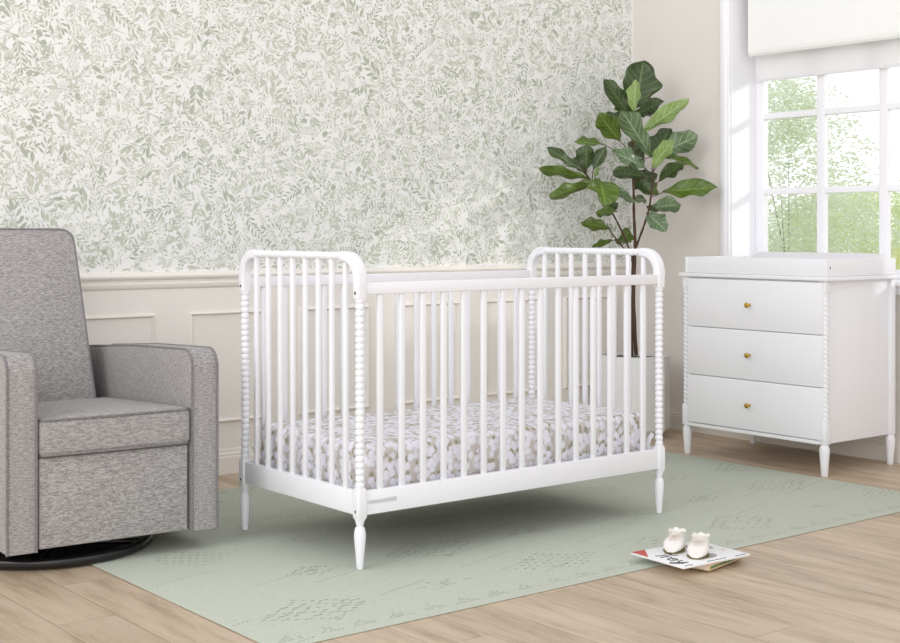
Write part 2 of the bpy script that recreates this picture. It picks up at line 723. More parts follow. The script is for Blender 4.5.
def baseboard(name, axis, mat, a0, a1, off):
    pr_ = [(0.0, 0.0), (0.018, 0.0), (0.018, 0.072), (0.014, 0.078), (0.015, 0.086), (0.009, 0.094), (0.008, 0.106), (0.0, 0.108)]
    b = MB()
    if axis == 'x':
        vs = [(a, off - d, z) for a in (a0, a1) for d, z in pr_]
    else:
        vs = [(off - d, a, z) for a in (a0, a1) for d, z in pr_]
    n = len(pr_)
    b.add(vs, [[i, (i + 1) % n, n + (i + 1) % n, n + i] for i in range(n)] + [list(range(n)), list(range(n, 2 * n))])
    struct(b.build(name, mat))


baseboard('baseboard_back', 'x', M['wainscot'], -5, WX - 0.018, WY - 0.010)
baseboard('baseboard_right', 'y', M['base_trim'], -3, WY - 0.010, WX)

# window wall with an opening
WYA, WYB = 3.1, 4.617      # opening along Y
WZA, WZB = 0.835, 2.45
TH = 0.24
b = MB()
b.box((WX, -3, 0), (WX + TH, WYA, 4.4))  # unseen part built extra tall and long to keep sun out
b.box((WX, WYB, 0), (WX + TH, WY, 4.4))
b.box((WX, WYA, 0), (WX + TH, WYB, WZA))
b.box((WX, WYA, WZB), (WX + TH, WYB, 4.4))
struct(b.build('wall_right', M['beige_wall']))

# casing, reveal lining and stool
b = MB()
for ya, yb in ((WYB, WYB + 0.06), (WYA - 0.06, WYA)):
    b.box((WX - 0.024, ya + 0.018, WZA - 0.02), (WX - 0.001, ya + 0.045, WZB + 0.06), 0.004)
    b.box((WX - 0.018, ya, WZA - 0.02), (WX, yb, WZB + 0.06), 0.004)
b.box((WX - 0.018, WYA - 0.06, WZB), (WX, WYB + 0.06, WZB + 0.07), 0.004)
b.box((WX, WYB - 0.006, WZA), (WX + TH, WYB, WZB))
b.box((WX, WYA, WZA), (WX + TH, WYA + 0.006, WZB))
b.box((WX, WYA, WZB - 0.006), (WX + TH, WYB, WZB))
b.box((WX - 0.04, WYA - 0.08, WZA - 0.02), (WX + TH, WYB + 0.075, WZA + 0.004), 0.006)
b.box((WX - 0.016, WYA - 0.06, WZA - 0.06), (WX, WYB + 0.06, WZA - 0.02), 0.003)
casing = struct(b.build('trim_3', M['trim_white']))

win = struct(empty('window_1', (WX + 0.2, 3.2, WZA)))
b = MB()
XA, XB = -0.012, 0.028       # relative to x = WX + 0.2
yo = -3.2
zo = -WZA
b.box((XA, WYB - 0.006 - 0.055 + yo, 0.004), (XB, WYB - 0.006 + yo, WZB + zo), 0.003)
b.box((XA, WYA + yo, 0.004), (XB, WYA + 0.06 + yo, WZB + zo), 0.003)
b.box((XA, WYA + yo, 0.004), (XB, WYB + yo - 0.006, 0.05), 0.003)
b.box((XA, WYA + yo, WZB + zo - 0.06), (XB, WYB + yo - 0.006, WZB + zo), 0.003)
b.build('window_frame', M['trim_white'], win)
b = MB()
for i in range(4):
    y = 4.201 - 0.362 * i
    b.box((XA + 0.004, y - 0.024 + yo, 0.03), (XB - 0.004, y + 0.024 + yo, WZB + zo - 0.05), 0.004)
for z in (1.278, 1.672, 2.066):
    b.box((XA + 0.0055, WYA + 0.03 + yo, z - 0.0165 + zo), (XB - 0.0055, WYB - 0.03 + yo, z + 0.0165 + zo), 0.004)
b.build('glazing_bars', M['trim_white'], win)
b = MB()
b.box((0.006, WYA + 0.04 + yo, 0.03), (0.010, WYB - 0.04 + yo, WZB + zo - 0.04))
b.build('glass_pane', M['pane_glass'], win)

# blind
bl = empty('window_blind', (WX + 0.1, 3.2, WZB))
tag(bl, 'white fabric window blind, rolled down over the top of the window', 'blind')
b = MB()
sec = [(0.06, 0.3), (0.06, 0.0), (0.052, -0.478), (0.045, -0.488), (0.036, -0.490), (0.028, -0.486), (0.022, 0.0), (0.022, 0.3)]
b = MB()
x_ = lambda v: v - 0.04
ys = [WYB - 0.062 - 3.2, WYA + 0.03 - 3.2]
pr_ = [(0.0, -0.004), (0.0, -0.445), (0.004, -0.462), (0.014, -0.474), (0.026, -0.470), (0.040, -0.455), (0.040, -0.004)]
vs = [(x_(d), y, z) for y in ys for d, z in pr_]
n = len(pr_)
b.add(vs, [[i, (i + 1) % n, n + (i + 1) % n, n + i] for i in range(n)] + [list(range(n)), list(range(n, 2 * n))])
b.build('valance', M['blind_fabric'], bl)
b = MB()
b.box((0.062, ys[1], -0.585), (0.066, ys[0] + 0.030, -0.01))
b.box((0.058, ys[1], -0.597), (0.070, ys[0] + 0.030, -0.583), 0.004)
b.build('roller_cloth', M['sheer_fabric'], bl)


# ------------------------------------------------------------------ outdoors
b = MB()
b.box((WX + TH + 0.02, -12, -0.3), (40, 30, -0.12))
g = b.build('lawn', M['grass'])
g['kind'] = 'structure'


def tree(base, crowns, nleaf, mat, label, seed, name='garden_tree'):
    rnd = random.Random(seed)
    t = empty(name, base)
    tag(t, label, 'tree', 'trees outside the window')
    b = MB()
    for _ in range(nleaf):
        cx, cy, cz, rx, rz = rnd.choice(crowns)
        d = Vector((rnd.gauss(0, 1), rnd.gauss(0, 1), rnd.gauss(0, 1))).normalized() * rnd.uniform(0.55, 1.0) ** 0.6
        p = Vector((cx + d.x * rx, cy + d.y * rx, cz + d.z * rz))
        if noise.noise(p * 5) < -0.3:
            continue
        a = Vector((rnd.gauss(0, 1), rnd.gauss(0, 1), rnd.gauss(0, 1))).normalized()
        c = a.orthogonal().normalized()
        s = rnd.uniform(0.011, 0.020)
        b.add([p - a * s * 1.5, p + c * s * 0.6, p + a * s * 1.5, p - c * s * 0.6], [[0, 1, 2, 3]])
    b.build('foliage', mat, t)
    b = MB()
    cx, cy, cz = crowns[0][:3]
    b.tube([(0, 0, 0), (0.03, 0.02, cz * 0.3), (cx * 0.3, cy * 0.3, cz * 0.6)], 0.03, 8, scale=[1, 0.7, 0.4])
    for cx, cy, cz, rx, rz in crowns:
        b.tube([(0, 0, cz * 0.35), (cx * 0.6, cy * 0.6, cz * 0.8), (cx, cy, cz + rz * 0.3)], 0.008, 6, scale=[1, 0.7, 0.2])
    b.build('trunk', M['outdoor_bark'], t)


FW = Vector((math.sin(YAW), math.cos(YAW), 0))
RT = Vector((math.cos(YAW), -math.sin(YAW), 0))


def spot(r, d):
    p = FW * d + RT * r
    return (p.x, p.y, -0.12)


tree(spot(3.0, 12.0), [(0, 0, 1.6, 0.8, 1.0), (-0.3, 0.2, 2.3, 0.6, 0.55), (-0.15, 0, 1.6, 0.55, 0.9), (0.2, -0.2, 0.9, 0.8, 0.7)], 34000, M['foliage_overlit'],
     'tall tree with leaf colour paled to look overexposed, seen through the left window panes', 1)
tree(spot(4.4, 15.0), [(0, 0, 1.0, 0.9, 0.75), (0.5, 0.1, 1.1, 0.7, 0.6), (-0.5, -0.1, 0.8, 0.7, 0.65)], 30000, M['foliage_green'],
     'low light green tree seen through the middle window panes', 2)
tree(spot(5.0, 13.0), [(0, 0, 1.3, 0.75, 0.85), (0.2, 0, 1.9, 0.5, 0.5), (-0.3, 0, 0.8, 0.7, 0.6)], 26000, M['foliage_green'],
     'taller green tree seen at the right edge of the window', 3)
tree(spot(3.9, 10.6), [(0, 0, 0.75, 0.55, 0.42), (0.35, 0, 0.7, 0.5, 0.42)], 14000, M['foliage_yellow'],
     'yellow-green bush seen low in the middle of the window', 4, 'garden_bush')

# ------------------------------------------------------------------ rug
RX0, RX1, RY0, RY1 = 1.796, 4.892, 2.978, 4.971
RT_ = 0.004
b = MB()
b.box((RX0, RY0, 0.0005), (RX1, RY1, RT_), 0.003)
rnd = random.Random(3)


def stitch(x, y, L=0.012, W=0.0032, mi=1, ang=0.0):
    if not (RX0 + 0.02 < x < RX1 - 0.02 and RY0 + 0.02 < y < RY1 - 0.02):
        return
    ca, sa = math.cos(ang) * L / 2, math.sin(ang) * L / 2
    cb_, sb = -math.sin(ang) * W / 2, math.cos(ang) * W / 2
    z = RT_ + 0.0004
    b.add([(x - ca - cb_, y - sa - sb, z), (x + ca - cb_, y + sa - sb, z), (x + ca + cb_, y + sa + sb, z), (x - ca + cb_, y - sa + sb, z)], [[0, 1, 2, 3]], mi)


def motif(cx, cy, rx, ry, kind):
    st = 0.019
    nxx = int(rx / st)
    nyy = int(ry / 0.017)
    for i in range(-nxx, nxx + 1):
        for j in range(-nyy, nyy + 1):
            x, y = i * st, j * 0.017
            d = abs(x) / rx + abs(y) / ry
            on = False
            if d < 1:
                if kind == 0:
                    on = int(d * 6) % 2 == 1
                elif kind == 1:
                    on = d > 0.68 or d < 0.3
                elif kind == 2:
                    on = (i + j) % 3 == 0
                else:
                    on = (int(abs(x) / 0.035) + int(abs(y) / 0.03)) % 2 == 0
            if on and rnd.random() < 0.9 and noise.noise(Vector(((cx + x) * 7, (cy + y) * 7, 0))) > -0.42:
                stitch(cx + x + rnd.uniform(-0.003, 0.003), cy + y + rnd.uniform(-0.002, 0.002), rnd.uniform(0.011, 0.017), 0.0042, mi=rnd.choice((1, 1, 2)))


for i in range(7):
    for j in range(5):
        cx = RX0 + 0.28 + i * 0.46 + (0.23 if j % 2 else 0)
        cy = RY0 + 0.25 + j * 0.38
        big_ = (i + j) % 2 == 0
        motif(cx, cy, 0.19 if big_ else 0.10, 0.12 if big_ else 0.06, (i * 3 + j) % 4)
# diagonal broken lines between the diamonds
for s in (-1, 1):
    for q in range(-8, 14):
        x, y = RX0 + q * 0.46, RY0
        for t in range(190):
            px = x + t * 0.0165
            py = (RY0 if s > 0 else RY1) + s * t * 0.0045
            if noise.noise(Vector((px * 2.5, py * 2.5, q))) > 0.12:
                stitch(px, py, 0.009, 0.003, mi=1 if rnd.random() < 0.6 else 2, ang=s * 0.2)
# border of small triangles along the long edges
for by in (RY0 + 0.06, RY1 - 0.06):
    for i in range(26):
        cx = RX0 + 0.08 + i * 0.118
        for r_ in range(4):
            for c_ in range(-r_, r_ + 1):
                if rnd.random() < 0.8:
                    stitch(cx + c_ * 0.013, by + (0.03 - r_ * 0.013) * (1 if by < 4 else -1), 0.008, 0.003)
rug = b.build('rug', [M['sage_rug'], M['rug_stitch'], M['rug_shade']])
tag(rug, 'sage green flatwoven rug with broken diamond pattern, lying on the wood floor', 'rug')

# ------------------------------------------------------------------ crib
CX, CY, CL, CD = 2.430, 3.526, 1.37, 0.72
crib = empty('crib', (CX + CL / 2, CY + CD / 2, RT_ + 0.0012))
tag(crib, 'white wooden baby crib with bobbin-turned corner posts, standing on the sage rug', 'crib')
ox, oy, oz = CX + CL / 2, CY + CD / 2, RT_ + 0.0012
WP = M['white_paint']


def L(x, y, z):
    return (x - ox, y - oy, z - oz)


def bobbin_profile(z0, z1, pitch, r0, r1):
    n = round((z1 - z0) / pitch)
    p = (z1 - z0) / n
    out = []
    for i in range(n):
        for q in range(8):
            a = q / 8
            out.append((r0 + (r1 - r0) * math.sin(PI * a) ** 0.7, z0 + (i + a) * p))
    out.append((r0, z1))
    return out


for ix, X_ in enumerate((CX, CX + CL)):
    for iy, Y_ in enumerate((CY, CY + CD)):
        b = MB()
        hw = 0.0175
        b.sweep([(0, 0, 0.158 - oz), (0, 0, 0.170 - oz), (0, 0, 0.250 - oz), (0, 0, 0.262 - oz)], rrect(hw, hw, 0.005), scale=[0.7, 1, 1, 0.72])
        b.lathe(bobbin_profile(0.258 - oz, 0.862 - oz, 0.0205, 0.0108, 0.0152), n=18)
        post = b.build('corner_post', WP, crib, L(X_, Y_, oz))
        b = MB()
        b.lathe([(0.0098, 0.0), (0.0105, 0.002), (0.0140, 0.045), (0.0180, 0.088), (0.0192, 0.105), (0.0180, 0.118), (0.0158, 0.128), (0.0145, 0.131),
                 (0.0108, 0.134), (0.0118, 0.140), (0.0135, 0.145), (0.0150, 0.152), (0.0150, 0.158)], n=24)
        b.build('leg', WP, post)
        for bz in (0.187, 0.835 + 0.04):
            b = MB()
            b.add(*(lambda c, r: ([(c[0], c[1] + r * math.cos(q * PI / 5), c[2] + 1.4 * r * math.sin(q * PI / 5)) for q in range(10)] +
                                  [(c[0] + 0.004, c[1] + r * math.cos(q * PI / 5), c[2] + 1.4 * r * math.sin(q * PI / 5)) for q in range(10)],
                                  [list(range(10))[::-1]] + [[q, (q + 1) % 10, 10 + (q + 1) % 10, 10 + q] for q in range(10)]))((-0.0195 if bz > 0.5 else -0.0182, 0, bz - oz), 0.0036))
            b.build('bolt', M['dark_metal'], post)
        # small adjustment holes in the turned post
        for hz in ((0.47, 0.49, 0.40) if iy == 0 else (0.48,)):
            b = MB()
            b.box((-0.0135, -0.0014, hz - oz), (-0.010, 0.0014, hz - oz + 0.003))
            b.build('hole', M['dark_metal'], post)

for X_ in (CX, CX + CL):
    # curved corner pieces
    for Y_, s in ((CY, 1), (CY + CD, -1)):
        b = MB()
        R = 0.075
        pts = [L(X_, Y_, 0.858), L(X_, Y_, 0.9)]
        for q in range(9):
            a = PI / 2 * q / 8
            pts.append(L(X_, Y_ + s * (R - R * math.cos(a)), 0.9145 + R * math.sin(a)))
        pts.append(L(X_, Y_ + s * (R + 0.012), 0.9145 + R))
        b.sweep(pts, rrect(0.019, 0.0165, 0.007), up=(1, 0, 0), scale=[0.9] + [1.0] * 11)
        b.build('corner_bend', WP, crib)
    # twisted top rail of the end
    b = MB()
    y0, y1 = CY + 0.082, CY + CD - 0.082
    n = 22
    m = 260
    vs = []
    for j in range(m + 1):
        y = y0 + (y1 - y0) * j / m
        for i in range(n):
            a = 2 * PI * i / n
            ph = 2 * a - 2 * PI * y / 0.022
            r = 0.0122 + 0.0016 * (abs(math.cos(ph / 2)) * 2 - 1)
            vs.append(L(X_ + r * math.cos(a), y, 0.9895 + r * math.sin(a)))
    b.add(vs, [[j * n + i, j * n + (i + 1) % n, (j + 1) * n + (i + 1) % n, (j + 1) * n + i] for j in range(m) for i in range(n)], smooth=True)
    b.build('twisted_rail', WP, crib)
    b = MB()
    b.box(L(X_ - 0.012, CY + 0.016, 0.174), L(X_ + 0.012, CY + CD - 0.016, 0.250), 0.003)
    b.build('bottom_rail', WP, crib)
    for i in range(8):
        y = CY + CD * (i + 1) / 9
        b = MB()
        b.box(L(X_ - 0.0075, y - 0.009, 0.245), L(X_ + 0.0075, y + 0.009, 0.982), 0.003)
        b.build('spindle', WP, crib)

rails = []
for Y_ in (CY, CY + CD):
    b = MB()
    b.box(L(CX + 0.015, Y_ - 0.012, 0.174), L(CX + CL - 0.015, Y_ + 0.012, 0.250), 0.003)
    rails.append(b.build('bottom_rail', WP, crib))
    b = MB()
    b.box(L(CX + 0.015, Y_ - 0.012, 0.870), L(CX + CL - 0.015, Y_ + 0.012, 0.9075), 0.003)
    b.build('top_rail', WP, crib)
    for i in range(15):
        x = CX + 0.077 + 0.086 * i
        b = MB()
        b.box(L(x - 0.0105, Y_ - 0.0065, 0.245), L(x + 0.0105, Y_ + 0.0065, 0.875), 0.003)
        b.build('spindle', WP, crib)
# maker's plate on the front rail
b = MB()
b.box(L(CX + 0.021, CY - 0.0135, 0.2075), L(CX + 0.135, CY - 0.0118, 0.2215), 0.0006)
pl = b.build('maker_plate', M['plate_grey'], rails[0])
pl['label'] = 'small grey plate with tiny lettering'
b = MB()
rnd = random.Random(5)
for q in range(26):
    xx = CX + 0.026 + q * 0.0041
    h = rnd.uniform(0.002, 0.0045)
    b.box(L(xx, CY - 0.0140, 0.2145 - h), L(xx + 0.0022, CY - 0.0134, 0.2145 + h))
b.build('plate_lettering', M['plate_ink'], rails[0])
# mattress support with hanging brackets
b = MB()
b.box(L(CX + 0.03, CY + 0.02, 0.188), L(CX + CL - 0.03, CY + CD - 0.02, 0.198), 0.002)
sup = b.build('mattress_support', M['dark_metal'], crib)
for X_, s in ((CX, 1), (CX + CL, -1)):
    for Y_, t in ((CY + 0.045, 1), (CY + CD - 0.045, -1)):
        b = MB()
        b.sweep([L(X_ + s * 0.018, Y_ - t * 0.028, 0.305), L(X_ + s * 0.026, Y_ - t * 0.02, 0.285), L(X_ + s * 0.034, Y_, 0.200)], rrect(0.009, 0.002, 0.001, 2), up=(0, 1, 0))
        b.build('bracket', WP, crib)

# mattress with floral sheet
mat_ = empty('crib_mattress', (ox, oy, 0.1995))
tag(mat_, 'thin crib mattress in a floral fitted sheet, lying inside the white crib', 'mattress')
bm = bmesh.new()
bmesh.ops.create_cube(bm, size=1)
for v_ in bm.verts:
    v_.co = Vector((v_.co.x * (CL - 0.066), v_.co.y * (CD - 0.060), (v_.co.z + 0.5) * 0.186))
bmesh.ops.bevel(bm, geom=list(bm.edges), offset=0.028, segments=5, profile=0.5, affect='EDGES')
bmesh.ops.subdivide_edges(bm, edges=[e_ for e_ in bm.edges if e_.calc_length() > 0.2], cuts=30, use_grid_fill=True)
for v_ in bm.verts:
    v_.co.z += 0.003 * noise.noise(v_.co * 9) if v_.co.z > 0.1 else 0
me = bpy.data.meshes.new('fitted_sheet')
bm.to_mesh(me)
bm.free()
me.materials.append(M['floral_sheet'])
me.polygons.foreach_set('use_smooth', [True] * len(me.polygons))
o = bpy.data.objects.new('fitted_sheet', me)
COL.objects.link(o)
o.parent = mat_

# ------------------------------------------------------------------ dresser
DWM = M['dresser_white']
dr = empty('dresser', (5.2, 4.02, 0))
tag(dr, 'white three-drawer dresser with twisted corner columns and brass knobs, below the window', 'dresser')


def D(x, y, z):
    return (x - 5.2, y - 4.02, z)


b = MB()
b.box(D(4.942, 3.620, 0.139), D(5.462, 4.406, 0.8515), 0.002)
b.box(D(4.926, 3.636, 0.139), D(4.95, 4.395, 0.156), 0.002)
body = b.build('body', DWM, dr)
b = MB()
b.box(D(4.918, 3.583, 0.853), D(5.462, 4.436, 0.8715), 0.003)
b.build('top', DWM, dr)
for z0_ in (0.160, 0.3895, 0.619):
    b = MB()
    b.box(D(4.922, 3.614, z0_), D(4.941, 4.381, z0_ + 0.2265), 0.0015)
    d_ = b.build('drawer', DWM, dr)
    b = MB()
    zc = z0_ + 0.113
    prof = [(0.0065, 0.0), (0.0045, 0.004), (0.0042, 0.013), (0.009, 0.017), (0.0122, 0.021), (0.0122, 0.025), (0.009, 0.028), (0.003, 0.0285)]
    b.lathe(prof, n=20)
    for i_, (x, y, z) in enumerate(b.v):
        b.v[i_] = D(4.922 - z, 4.008 + y, zc + x)
    b.build('knob', M['brass'], d_)


def twist(b, cx, cy, z0, z1, r, amp, pitch, n=18):
    m = int((z1 - z0) / 0.0025)
    vs = []
    for j in range(m + 1):
        z = z0 + (z1 - z0) * j / m
        for i in range(n):
            a = 2 * PI * i / n
            ph = 2 * a + 2 * PI * z / pitch
            rr = r + amp * (abs(math.cos(ph / 2)) * 2 - 1)
            vs.append((cx + rr * math.cos(a), cy + rr * math.sin(a), z))
    b.add(vs, [[j * n + i, j * n + (i + 1) % n, (j + 1) * n + (i + 1) % n, (j + 1) * n + i] for j in range(m) for i in range(n)], smooth=True)


for X_, Y_, front in ((4.950, 3.620, 1), (4.950, 4.408, 1), (5.448, 3.624, 0), (5.448, 4.416, 0)):
    b = MB()
    c = D(X_, Y_, 0)
    if front:
        b.box((c[0] - 0.018, c[1] - 0.018, 0.139), (c[0] + 0.018, c[1] + 0.018, 0.238), 0.003)
        b.box((c[0] - 0.016, c[1] - 0.018, 0.80), (c[0] + 0.016, c[1] + 0.018, 0.8535), 0.002)
        twist(b, c[0], c[1] + (0.003 if Y_ > 4 else -0.003), 0.236, 0.802, 0.0146, 0.0021, 0.021)
    else:
        b.box((c[0] - 0.018, c[1] - 0.018, 0.139), (c[0] + 0.016, c[1] + 0.018, 0.8535), 0.002)
    b.build('corner_column', DWM, dr)
    b = MB()
    b.lathe([(0.0135, 0.0), (0.015, 0.003), (0.0185, 0.06), (0.0225, 0.105), (0.0225, 0.118), (0.019, 0.130), (0.0165, 0.134), (0.0165, 0.14)], c=(c[0], c[1], 0), n=24)
    b.build('leg', DWM, dr)

# changing tray and pad
tr_ = empty('changing_tray', (5.2, 4.0, 0.872))
tag(tr_, 'white wooden changing tray with low sides, on top of the dresser', 'tray')


def TT(x, y, z):
    return (x - 5.2, y - 4.0, z - 0.872)


b = MB()
TX0, TX1, TY0, TY1, TZ0, TZ1 = 4.925, 5.440, 3.590, 4.402, 0.8725, 0.947
b.box(TT(TX0, TY0 + 0.0, TZ0), TT(TX0 + 0.016, TY1 - 0.010, TZ1 + 0.001), 0.0015)
b.build('front_board', DWM, tr_)
b = MB()
b.box(TT(TX1 - 0.016, TY0, TZ0), TT(TX1, TY1 - 0.010, TZ1 + 0.001), 0.0015)
b.build('back_board', DWM, tr_)
for y0 in (TY0 + 0.001, TY1 - 0.016):
    b = MB()
    b.box(TT(TX0 + (0.0162 if y0 < 4 else -0.001), y0, TZ0), TT(TX1 - 0.0162, y0 + 0.015, TZ1), 0.0015)
    sb = b.build('side_board', DWM, tr_)
    if y0 < 4:
        b = MB()
        b.box(TT(TX0 + 0.024, y0 - 0.0012, 0.905), TT(TX0 + 0.030, y0 + 0.003, 0.914), 0.001)
        b.build('bolt', M['dark_metal'], sb)
b = MB()
b.box(TT(TX0 + 0.017, TY0 + 0.017, TZ0), TT(TX1 - 0.017, TY1 - 0.017, TZ0 + 0.008))
b.build('tray_floor', DWM, tr_)

# contoured pad: raised long sides front and back, rounded corners
px0, px1, py0, py1, pz = TX0 + 0.018, TX1 - 0.018, TY0 + 0.018, TY1 - 0.05, TZ0 + 0.0085
nx_, ny_ = 30, 40
vs = []
for i in range(nx_ + 1):
    for j in range(ny_ + 1):
        s, t = i / nx_, j / ny_
        c_ = (2 * s - 1)
        ht = 0.042 + 0.045 * min(1, abs(c_) ** 2.2 * 1.25)
        if c_ < 0:
            ht = 0.042 + 0.030 * abs(c_) ** 2.2
        ed = min(s, 1 - s) * (px1 - px0)
        ed2 = min(t, 1 - t) * (py1 - py0)
        rd = 0.02
        for e_ in (ed, ed2):
            if e_ < rd:
                ht -= rd - math.sqrt(max(0, rd * rd - (rd - e_) ** 2))
        vs.append((px0 + s * (px1 - px0), py0 + t * (py1 - py0), pz + ht))
N1 = ny_ + 1
fs = [[i * N1 + j, (i + 1) * N1 + j, (i + 1) * N1 + j + 1, i * N1 + j + 1] for i in range(nx_) for j in range(ny_)]
per = [(i, 0) for i in range(nx_)] + [(nx_, j) for j in range(ny_)] + [(i, ny_) for i in range(nx_, 0, -1)] + [(0, j) for j in range(ny_, 0, -1)]
o0 = len(vs)
for i, j in per:
    x, y, z = vs[i * N1 + j]
    vs.append((x, y, pz))
for q in range(len(per)):
    a = per[q]
    c = per[(q + 1) % len(per)]
    fs.append([a[0] * N1 + a[1], c[0] * N1 + c[1], o0 + (q + 1) % len(per), o0 + q])
fs.append([o0 + q for q in range(len(per))])
b = MB()
b.add(vs, fs, 0, True)
pad = b.build('changing_pad', M['pad_vinyl'])
tag(pad, 'pale lilac-white contoured changing pad lying in the tray on the dresser', 'changing pad')

# ------------------------------------------------------------------ potted fiddle-leaf fig
PX, PY = 5.165, 4.965
fig = empty('potted_fig', (PX, PY, 0))
tag(fig, 'tall fiddle-leaf fig tree in a white faceted pot, in the corner behind the crib', 'potted plant')


def ngon(r, z, n=8, rot=0.0):
    return [(r * math.cos(2 * PI * i / n + rot), r * math.sin(2 * PI * i / n + rot), z) for i in range(n)]


PR = 0.188
b = MB()
rot = PI / 8 - 0.25
rings = [ngon(0.150, 0.0, 8, rot), ngon(0.150, 0.035, 8, rot), ngon(PR - 0.006, 0.038, 8, rot), ngon(PR, 0.046, 8, rot), ngon(PR, 0.422, 8, rot), ngon(PR - 0.014, 0.424, 8, rot),
         ngon(PR - 0.016, 0.38, 8, rot)]
vs = [p for r in rings for p in r]
fs = [[j * 8 + i, j * 8 + (i + 1) % 8, (j + 1) * 8 + (i + 1) % 8, (j + 1) * 8 + i] for j in range(len(rings) - 1) for i in range(8)]
fs.append(list(range(8))[::-1])
b.add(vs, fs)
b.build('pot', M['pot_white'], fig)
b = MB()
vs = [(0, 0, 0.405)]
for rr in (0.05, 0.10, 0.15, 0.168):
    for i in range(24):
        a = 2 * PI * i / 24
        vs.append((rr * math.cos(a), rr * math.sin(a), 0.402 + 0.01 * noise.noise(Vector((rr * 30, a * 4, 1)))))
fs = [[0, 1 + i, 1 + (i + 1) % 24] for i in range(24)]
for r_ in range(3):
    for i in range(24):
        fs.append([1 + r_ * 24 + i, 1 + (r_ + 1) * 24 + i, 1 + (r_ + 1) * 24 + (i + 1) % 24, 1 + r_ * 24 + (i + 1) % 24])
b.add(vs, fs, 0, True)
b.build('soil', M['soil'], fig)

# plant frame: a = metres to the viewer's right of the pot axis, z = height, t = metres away from the viewer
PXL = 0.00524


def FP(u_, v_, t=0.0):
    """measured sketch coordinates (u_, v_) of the plant -> plant-local point"""
    a = (u_ - 636) * PXL
    z = 1.0702 - (v_ - 231.1) * PXL
    p = RT * a + FW * t
    return Vector((p.x, p.y, z))


def C(x, y):
    return 520 + x / 3.062, 50 + y / 3.062


stems = [
    ([(*C(360, 935), 0.0), (*C(352, 760), 0.0), (*C(357, 610), 0.0), (*C(354, 500), 0.01), (*C(352, 420), 0.0), (*C(347, 300), -0.01), (*C(352, 185), 0.0)], 0.010),
    ([(*C(346, 935), -0.01), (*C(350, 790), 0.012), (*C(352, 640), 0.015), (*C(362, 600), 0.01), (*C(384, 530), -0.03), (*C(398, 470), -0.05), (*C(408, 370), -0.05)], 0.0085),
    ([(*C(352, 660), 0.0), (*C(330, 590), -0.02), (*C(292, 515), -0.05), (*C(255, 462), -0.07), (*C(212, 395), -0.08), (*C(178, 345), -0.08)], 0.006),
    ([(*C(350, 640), 0.0), (*C(318, 600), 0.03), (*C(285, 555), 0.05), (*C(275, 530), 0.06)], 0.005),
]
for pts, r in stems:
    b = MB()
    P = [FP(*p) for p in pts]
    # smooth by Catmull-Rom
    Q = []
    for i in range(len(P) - 1):
        p0, p1, p2, p3 = P[max(i - 1, 0)], P[i], P[i + 1], P[min(i + 2, len(P) - 1)]
        for s in range(6):
            t = s / 6
            Q.append(0.5 * ((2 * p1) + (-p0 + p2) * t + (2 * p0 - 5 * p1 + 4 * p2 - p3) * t * t + (-p0 + 3 * p1 - 3 * p2 + p3) * t ** 3))
    Q.append(P[-1])
    b.tube(Q, r, 10, scale=[1 - 0.55 * i / len(Q) + 0.08 * math.sin(i * 2.1) for i in range(len(Q))])
    b.build('stem', M['bark'], fig)


